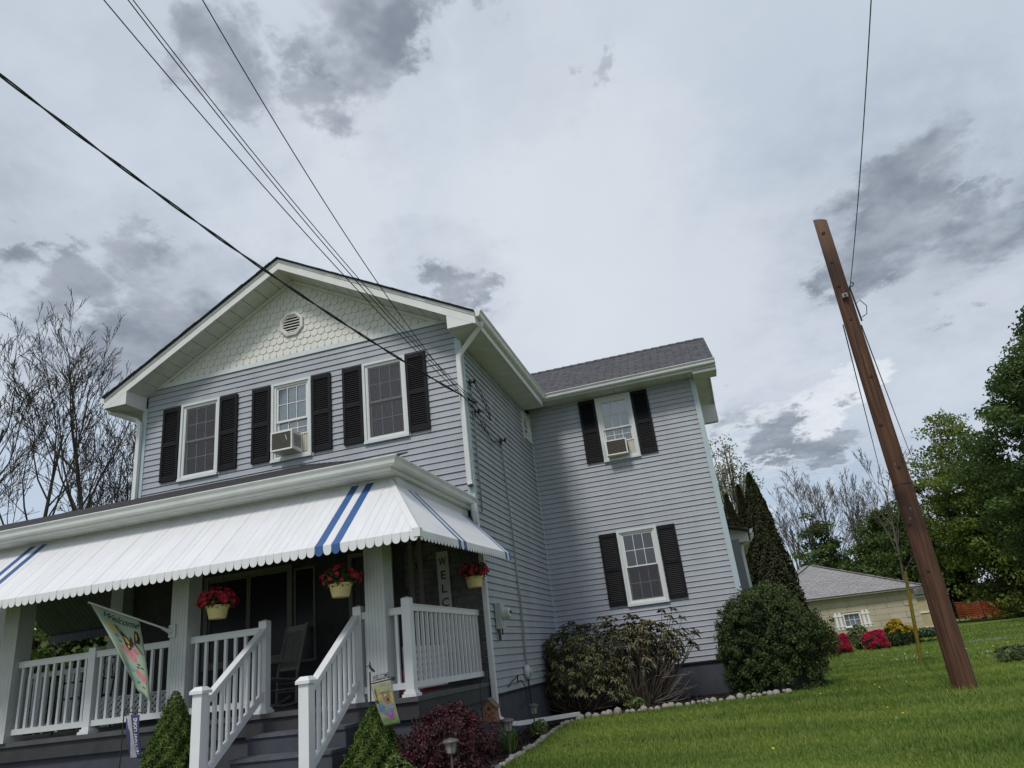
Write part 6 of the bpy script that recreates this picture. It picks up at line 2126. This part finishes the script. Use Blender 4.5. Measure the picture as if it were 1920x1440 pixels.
two_tone(gpt(1546, 25.0), (.46, .45, .36), 'golden topped shrub beside the big evergreen, left of the red azalea', 71, YELF, .66)
two_tone(gpt(1576, 24.3), (.27, .28, .32), 'red azalea left of the garage window', 72, RED, .12)
two_tone(gpt(1642, 24.6), (.32, .32, .32), 'red azalea right of the garage window', 73, RED, .14)
two_tone(gpt(1683, 25.2), (.50, .45, .38), 'rounded golden topped shrub near the garage corner', 74, YELF, .62)
bush('flowering_shrub', gpt(1610, 25.6), (.38, .32, .42), 1500, .11, leaf_mat('thin_shrub_leaf', (.09, .12, .05), (.22, .24, .12), .6, .25), 'thin pale green shrub below the garage window', seed=75, low=-.2, nst=30, group='shrubs in front of the garage')
bush('low_shrub', gpt(1736, 26), (.8, .4, .25), 2600, .12, leaf_mat('blue_green_leaf', (.03, .055, .025), (.09, .13, .07), .6, .2), 'low blue green plants at the foot of the garage corner', seed=76, low=-.1, group='shrubs in front of the garage')


# ---- arborvitae behind the wing
ARB = leaf_mat('arborvitae_leaf', (.015, .021, .008), (.062, .066, .021), .7, .1)


def arborvitae(loc, h, rad, label, seed):
    e = empty('arborvitae', loc, label, 'tree', 'arborvitae behind the wing'); r = np.random.default_rng(seed); n = 26000
    t = r.random(n) ** 1.1; z = t * h; a = r.uniform(0, 6.283, n)
    prof = np.where(t < .12, .75 + t * 2.1, ((1 - t) / .88) ** .72)
    rr = rad * prof * (1 + .10 * np.sin(a * 6 + z * 3) + .07 * np.sin(a * 11 - z * 7)) * (1 - .3 * r.random(n) ** 2)
    P = np.stack([rr * np.cos(a), rr * np.sin(a), z], 1); N_ = np.stack([np.cos(a), np.sin(a), np.full(n, .4)], 1)
    foliage('foliage', P, .12, ARB, e, N_, .4, .8, local=True)
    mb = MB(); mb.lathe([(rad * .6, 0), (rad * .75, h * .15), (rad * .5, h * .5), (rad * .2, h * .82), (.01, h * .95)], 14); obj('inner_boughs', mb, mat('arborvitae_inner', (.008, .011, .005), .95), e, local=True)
    mb = MB(); mb.tube([(0, 0, -.1), (0, 0, h * .9)], [.1, .02], 6); obj('trunk', mb, BARK, e, local=True)


arborvitae(G0(5.02, 15.1), 6.0, .88, 'tallest dark arborvitae spire right of the wing corner', 81)
arborvitae(G0(4.62, 15.6), 5.75, .5, 'slim middle arborvitae close behind the tallest one', 82)
arborvitae(G0(4.15, 15.2), 5.4, .6, 'leftmost arborvitae half hidden by the wing corner', 83)


# ---- trees
def branches_mesh(name, B, material, parent, kind=None):
    """B: list of (points, radii); sides by thickness"""
    Vs = []; Fs = []; o = 0
    for pts, rad in B:
        P = np.array(pts, float); R = np.array(rad, float); n = 7 if R[0] > .09 else (5 if R[0] > .03 else 3)
        T = np.gradient(P, axis=0); T /= np.linalg.norm(T, axis=1)[:, None] + 1e-9
        s = np.cross(T[0], [.31, .17, .9]); s /= np.linalg.norm(s) + 1e-9
        S = s[None] - T * (T @ s)[:, None]; S /= np.linalg.norm(S, axis=1)[:, None] + 1e-9; Q = np.cross(T, S)
        a = np.arange(n) * 2 * math.pi / n
        V = P[:, None, :] + R[:, None, None] * (S[:, None, :] * np.cos(a)[None, :, None] + Q[:, None, :] * np.sin(a)[None, :, None])
        m_ = len(P); idx = np.arange(m_ * n).reshape(m_, n)
        F = np.stack([idx[:-1], np.roll(idx[:-1], -1, 1), np.roll(idx[1:], -1, 1), idx[1:]], -1).reshape(-1, 4)
        Vs.append(V.reshape(-1, 3)); Fs.append(F + o); o += m_ * n
    o_ = link(name, np_mesh(name, np.concatenate(Vs), np.concatenate(Fs), material, smooth=True), parent, True)
    if kind: o_['kind'] = kind
    return o_


def grow(r, p, d, length, rad, level, maxl, B, tips, spread=.75, kids=(6, 6, 5, 4, 3), upb=.25, gnarl=.16, shrink=.52):
    n = 7 if level == 0 else (6 if level == 1 else (5 if level == 2 else 4))
    pts = [p.copy()]; rs_ = [rad]; q = p.copy(); dd = d.copy()
    for i in range(1, n):
        dd = dd + r.normal(size=3) * (gnarl if level else gnarl * .35); dd[2] += upb * .12; dd /= np.linalg.norm(dd); q = q + dd * length / (n - 1); pts.append(q.copy()); rs_.append(rad * (1 - .72 * i / (n - 1)))
    B.append((pts, rs_))
    if level >= maxl:
        tips.append((q, dd)); return
    k = kids[level]
    for i in range(k):
        t = (.3 if level else .36) + (.68 if level else .62) * (i + r.random() * .8) / k
        f = t * (n - 1); j = min(int(f), n - 2); s = pts[j] + (pts[j + 1] - pts[j]) * (f - j); base = pts[j + 1] - pts[j]; base /= np.linalg.norm(base)
        ax = r.normal(size=3); ax -= base * (ax @ base); ax /= np.linalg.norm(ax) + 1e-9
        ang = spread * r.uniform(.6, 1.2); nd = base * math.cos(ang) + ax * math.sin(ang); nd[2] += upb; nd /= np.linalg.norm(nd)
        grow(r, s, nd, length * shrink * r.uniform(.75, 1.2) * (1.12 - .4 * t), max(rs_[j] * .5, .006), level + 1, maxl, B, tips, spread, kids, upb, gnarl, shrink)
    tips.append((q, dd))


TBARK = mat('dark_tree_bark', (.036, .030, .027), .9, .35, 4)
GBARK = mat('grey_tree_bark', (.085, .07, .06), .9, .3, 4)


def bare_tree(loc, h, trunk_r, label, seed, m_, lean=(0, 0), kids=(11, 7, 5, 4), twig=.0105, spread=.6, group=None):
    e = empty('bare_tree', loc, label, 'tree', group); r = np.random.default_rng(seed); B = []; tips = []
    d = np.array([lean[0], lean[1], 1.0]); d /= np.linalg.norm(d)
    grow(r, np.array([0, 0, -.2]), d, h * .86, trunk_r, 0, 4, B, tips, spread, kids, .22, .11, .46)
    B2 = [([*p], [max(x, twig) for x in rr]) for p, rr in B]
    thick = [b for b in B2 if b[1][0] > trunk_r * .33]; thin = [b for b in B2 if b[1][0] <= trunk_r * .33]
    branches_mesh('trunk', thick, m_, e)
    branches_mesh('twigs', thin, m_, e, 'stuff')
    return e


lt = 'bare trees left of the house'
bare_tree(G0(-24.3, 14.2), 15.6, .16, 'bare tree at the left with an upright dark trunk, second from the picture edge', 91, TBARK, (.0, 0), group=lt)
bare_tree(G0(-20.9, 15.1), 16.0, .20, 'tall bare tree just left of the gable roof', 92, TBARK, (-.03, 0), group=lt)
bare_tree(G0(-27.6, 13.4), 16.0, .18, 'bare tree at the left picture edge', 93, TBARK, (.02, 0), group=lt)
bare_tree(G0(-24.2, 18.5), 13.5, .13, 'smaller bare tree between the two taller ones left of the house', 94, TBARK, (.03, 0), group=lt)
bare_tree(G0(-20.0, 19.5), 13.2, .13, 'thin bare tree close behind the left eave of the house', 95, TBARK, (.02, 0), group=lt)
mt = 'bare trees beyond the garage'
for i, (px, h, lab) in enumerate(((1505, 12.0, 'grey bare tree right of the arborvitae, leftmost beyond the garage'), (1535, 12.4, 'slender grey bare tree above the left end of the garage roof'), (1583, 11.6, 'forked grey bare tree above the garage roof'), (1615, 10.6, 'thin bare tree partly behind the green trees over the garage'), (1470, 11.4, 'faint bare tree just beside the arborvitae spires'))):
    p = at(px + 32, 1100, D=60 + i); bare_tree(G0(p.x, p.y), h, .15, lab, 101 + i, GBARK, ((-.02, .06, .08, -.05, .03)[i], 0), (10, 7, 5, 4), .0095, .48, mt)
bare_tree(G0(15.3, 46), 11.0, .14, 'bare tree top rising beside the utility pole', 107, GBARK, (.05, 0), (7, 5, 5, 4), .012, .55, mt)
bare_tree(G0(21.5, 52), 14.5, .2, 'pale bare crown above the light green tree on the right', 108, GBARK, (0, 0), (7, 6, 5, 4), .014, .6, mt)


def leafy_tree(name, loc, h, rad, crown_lo, trunk_r, leafm, nclump, nleaf, leaf, label, seed, clump=.7, shape=1.0, bark=None, group=None):
    e = empty(name, loc, label, 'tree', group); r = np.random.default_rng(seed); B = []; tips = []
    cz = (crown_lo + h) / 2; rz = (h - crown_lo) / 2
    top = np.array([0, 0, h * .9]); pts = [np.array([0, 0, -.2]), np.array([.1, .05, h * .3]), np.array([-.05, .1, h * .6]), top]
    B.append((pts, [trunk_r, trunk_r * .75, trunk_r * .45, trunk_r * .1]))
    D_ = r.normal(size=(nclump, 3)); D_ /= np.linalg.norm(D_, axis=1)[:, None]
    f = lumps(D_, r, 24, 3.0, .34) * (r.random(nclump) ** .33)
    taper = 1 - .35 * np.clip(D_[:, 2], 0, 1) * shape
    C = D_ * f[:, None] * np.array([rad, rad, rz]) * np.stack([taper, taper, np.ones(nclump)], 1) + np.array([0, 0, cz])
    C = C[C[:, 2] > max(.3, crown_lo * .6)]
    for c in C[:: max(1, len(C) // 70)]:
        s = np.array([0, 0, min(max(c[2] * .55, h * .15), h * .8)]); m_ = s * .5 + c * .5 + r.normal(size=3) * .15 * rad * .3 + np.array([0, 0, .1 * rad])
        B.append(([s, m_, c], [trunk_r * .35, trunk_r * .2, .015]))
    branches_mesh('trunk', B, bark or TBARK, e)
    k = np.repeat(np.arange(len(C)), nleaf); off = r.normal(size=(len(k), 3)); off *= (r.random(len(k)) ** .45 / np.linalg.norm(off, axis=1))[:, None]; off = off * np.array([clump, clump, clump * .5]) * 1.55
    P = C[k] + off; nn = off / (np.linalg.norm(off, axis=1)[:, None] + 1e-9) * .4 + np.array([0, 0, .5])
    tint = np.repeat(r.random(len(C)), nleaf)
    foliage('crown', P, leaf, leafm, e, nn, .7, .4, tint, local=True)
    return e


MAP = leaf_mat('maple_leaf', (.028, .056, .015), (.10, .155, .042), .75, .4)
LGT = leaf_mat('light_tree_leaf', (.07, .11, .018), (.20, .25, .05), .7, .45)
MID = leaf_mat('mid_tree_leaf', (.036, .068, .018), (.12, .17, .042), .7, .4)
DRK = leaf_mat('dark_tree_leaf', (.020, .034, .012), (.06, .09, .028), .7, .3)
rt = 'green trees at the back of the lawn'
leafy_tree('maple_tree', G0(21.6, 27.8), 13.3, 5.2, 2.2, .35, MAP, 640, 120, .18, 'big dark green maple at the right picture edge', 121, .50, group=rt)
leafy_tree('broadleaf_tree', G0(20.4, 41.5), 11.0, 3.4, .3, .26, LGT, 420, 90, .2, 'light green tree between the utility pole and the maple', 122, .6, group=rt)
leafy_tree('broadleaf_tree', G0(15.9, 50), 8.2, 2.9, .3, .22, MID, 340, 90, .22, 'mid green round tree behind the garage roof', 123, .6, group=rt)
leafy_tree('broadleaf_tree', G0(12.9, 53), 7.4, 2.2, .3, .2, MID, 200, 70, .26, 'smaller green tree above the middle of the garage roof', 124, .55, group=rt)
leafy_tree('broadleaf_tree', G0(18.0, 47.5), 8.5, 2.4, .2, .2, MID, 220, 80, .22, 'dark green tree just right of the utility pole', 125, .6, group=rt)
leafy_tree('broadleaf_tree', G0(25.5, 44), 8, 4.0, .2, .25, DRK, 300, 80, .26, 'dark shady tree filling the gap behind the maple', 126, .7, group=rt)
leafy_tree('broadleaf_tree', G0(30, 52), 10, 5.0, .2, .25, MID, 380, 80, .3, 'green tree far behind the maple at the right', 127, .8, group=rt)
leafy_tree('young_tree', G0(4.6, 21.2), 8.8, 1.35, 4.2, .09, leaf_mat('pale_spring_leaf', (.13, .15, .07), (.30, .31, .18), .6, .4), 130, 26, .11, 'airy pale spring tree behind the wing corner', 128, .3, bark=GBARK)
# low growth along the far edge of the lawn
for i, (px, D, w_, h, m_, lab) in enumerate(((1765, 52, 1.6, 1.6, DRK, 'dark shrub left of the orange netting'), (1830, 56, 2.6, 2.2, DRK, 'dark thicket behind the orange netting'), (1890, 57, 2.8, 2.4, DRK, 'dark thicket right of the one behind the netting'),
                                            (1720, 46, 1.4, 1.8, MID, 'green shrub behind the utility pole and garage corner'), (1480, 52, 3.5, 2.2, MID, 'scrub left of the garage below the bare trees'), (1975, 52, 3, 2.5, DRK, 'dark thicket at the far right edge'))):
    p = at(px, 1150, D=D); bush('thicket', G0(p.x, p.y), (w_, 1.2, h * .6), 2600, .26, m_, lab, 'shrub', 130 + i, low=-.5, zc=h * .5, group='thickets at the back of the lawn')
# green growth seen under the porch roof and above it at the left
for i, (x, y, h, w_, lab) in enumerate(((-14.5, 7.0, 4.6, 2.0, 'dark green tree seen through the left of the porch'), (-17.5, 9.5, 5.2, 2.4, 'dark green tree farther back behind the porch'), (-12.0, 9.0, 4.2, 1.8, 'small green tree behind the left porch corner'), (-20.5, 6.5, 4.5, 2.2, 'green tree farthest left behind the porch'))):
    leafy_tree('young_tree', G0(x, y), h, w_, .2, .12, MID, 150, 60, .17, lab, 140 + i, .4, group='green trees behind the porch')
leafy_tree('young_tree', G0(-20.5, 12.2), 8.3, .75, 6.2, .08, LGT, 30, 40, .16, 'small leafy treetop just above the left porch roof', 146, .3)
leafy_tree('young_tree', G0(-19.3, 14.2), 9.0, .7, 6.8, .08, LGT, 26, 40, .16, 'second small leafy treetop above the porch roof nearer the house', 147, .3)


# ------------------------------------------------------------------ grass and lawn flowers
def build_grass():
    n = 420000
    u = rng.random(n); rmin, rmax = 4.5, 46.0
    rad = rmin * (rmax / rmin) ** (u ** 1.15)
    ang = rng.uniform(R_(-28), R_(40), n)
    x = CAM_P[0] + rad * np.sin(ang); y = CAM_P[1] + rad * np.cos(ang)
    ok = (x > .55) | (y > 12)
    BED2 = [(.7, -4.2)] + EDGE + [(4.2, 3.9), (4.35, 4.45), (3.6, 4.44), (3.6, 7.6), (0, 7.6), (-1, 7.6), (-1, -4.2)]
    ok &= ~in_poly(x, y, BED2)
    gx, gy = x - gc.x, y - gc.y
    lu = gx * ua.x + gy * ua.y; lv = gx * va.x + gy * va.y
    ok &= ~((lu > -GW - .2) & (lu < .1) & (lv > -.1))
    ok &= np.hypot(x - PXp, y - PYp) > .15
    x, y, rad = x[ok], y[ok], rad[ok]; n = len(x)
    z = np.where(y < -4.2, G - .085 * (-4.2 - y), np.where(y > 18, G - .002 * (y - 18), G)) - .012
    h = (.022 + .028 * rng.random(n)) * (1 + .03 * (rad - 5)) * (1 + .25 * np.sin(x * 1.7 + y * .6) * np.sin(y * 1.3))
    # taller tufts against the stones, posts and pole
    near = np.exp(-((np.hypot(x - PXp, y - PYp) - .2) / .12) ** 2) + np.exp(-((np.hypot(x - 6.7, y - 6.45)) / .15) ** 2)
    h = h * (1 + .9 * near)
    w = .004 + .0011 * rad
    a = rng.uniform(0, 6.283, n); la = rng.uniform(0, 6.283, n); lean = h * rng.uniform(.15, .8, n)
    V = np.empty((n, 3, 3))
    V[:, 0] = np.stack([x - np.cos(a) * w / 2, y - np.sin(a) * w / 2, z], 1)
    V[:, 1] = np.stack([x + np.cos(a) * w / 2, y + np.sin(a) * w / 2, z], 1)
    V[:, 2] = np.stack([x + np.cos(la) * lean, y + np.sin(la) * lean, z + h], 1)
    F = np.arange(n * 3).reshape(n, 3)
    pat = .5 + .16 * np.sin(x * .9 + 1.3 * np.sin(y * .5)) + .14 * np.sin(y * 1.1 + x * .4) + .22 * np.sin((x * .25 + y) * 3.6) + .1 * np.sin(x * 7 + 3 * np.sin(y * 5)) + rng.normal(size=n) * .25
    t = np.repeat(np.clip(pat, 0, 1), 3)
    gm = leaf_mat('grass_blade', (.082, .148, .024), (.235, .30, .060), .65, .4)
    o = link('grass', np_mesh('grass', V.reshape(-1, 3), F, gm, t)); tag(o, 'short mown grass blades on the lawn', 'grass', kind='stuff')


build_grass()


def dots(name, centers, spread, n, m_, label, s):
    P = []
    r = np.random.default_rng(sum(map(ord, name)))
    for (cx_, cy_) in centers:
        for k in range(n):
            x, y = cx_ + r.normal() * spread[0], cy_ + r.normal() * spread[1]; P.append((x, y, ground_z(x, y) + r.uniform(.05, .11)))
    P = np.array(P); V, F, t = leaf_arrays(np.repeat(P, 4, 0) + r.normal(size=(len(P) * 4, 3)) * s * .2, s, .9, 2.5, np.array([0, 0, 1.0])); o = link(name, np_mesh(name, V, F, m_, t)); tag(o, label, 'wildflowers', kind='stuff')


dots('dandelions', [(5.4, 1.6), (5.5, 2.2), (4.4, -2.0), (4.6, 1.0), (5.2, -1.2), (4.3, 3.0), (6.2, 10), (7.2, 14), (5.0, .2)], (.7, .7), 3, leaf_mat('dandelion_yellow', (.55, .40, .02), (.7, .55, .05)), 'scattered yellow dandelions in the lawn', .022)
dots('clover_flowers', [(6.9, 8.0), (7.6, 7.2), (8.4, 8.0), (8.8, 6.8), (7.2, 9.5), (7.9, 5.6), (2.6, 1.6), (9.2, 9.0)], (.6, .6), 5, leaf_mat('seed_head_white', (.5, .5, .45), (.68, .68, .62)), 'scattered pale seed heads in the lawn', .03)
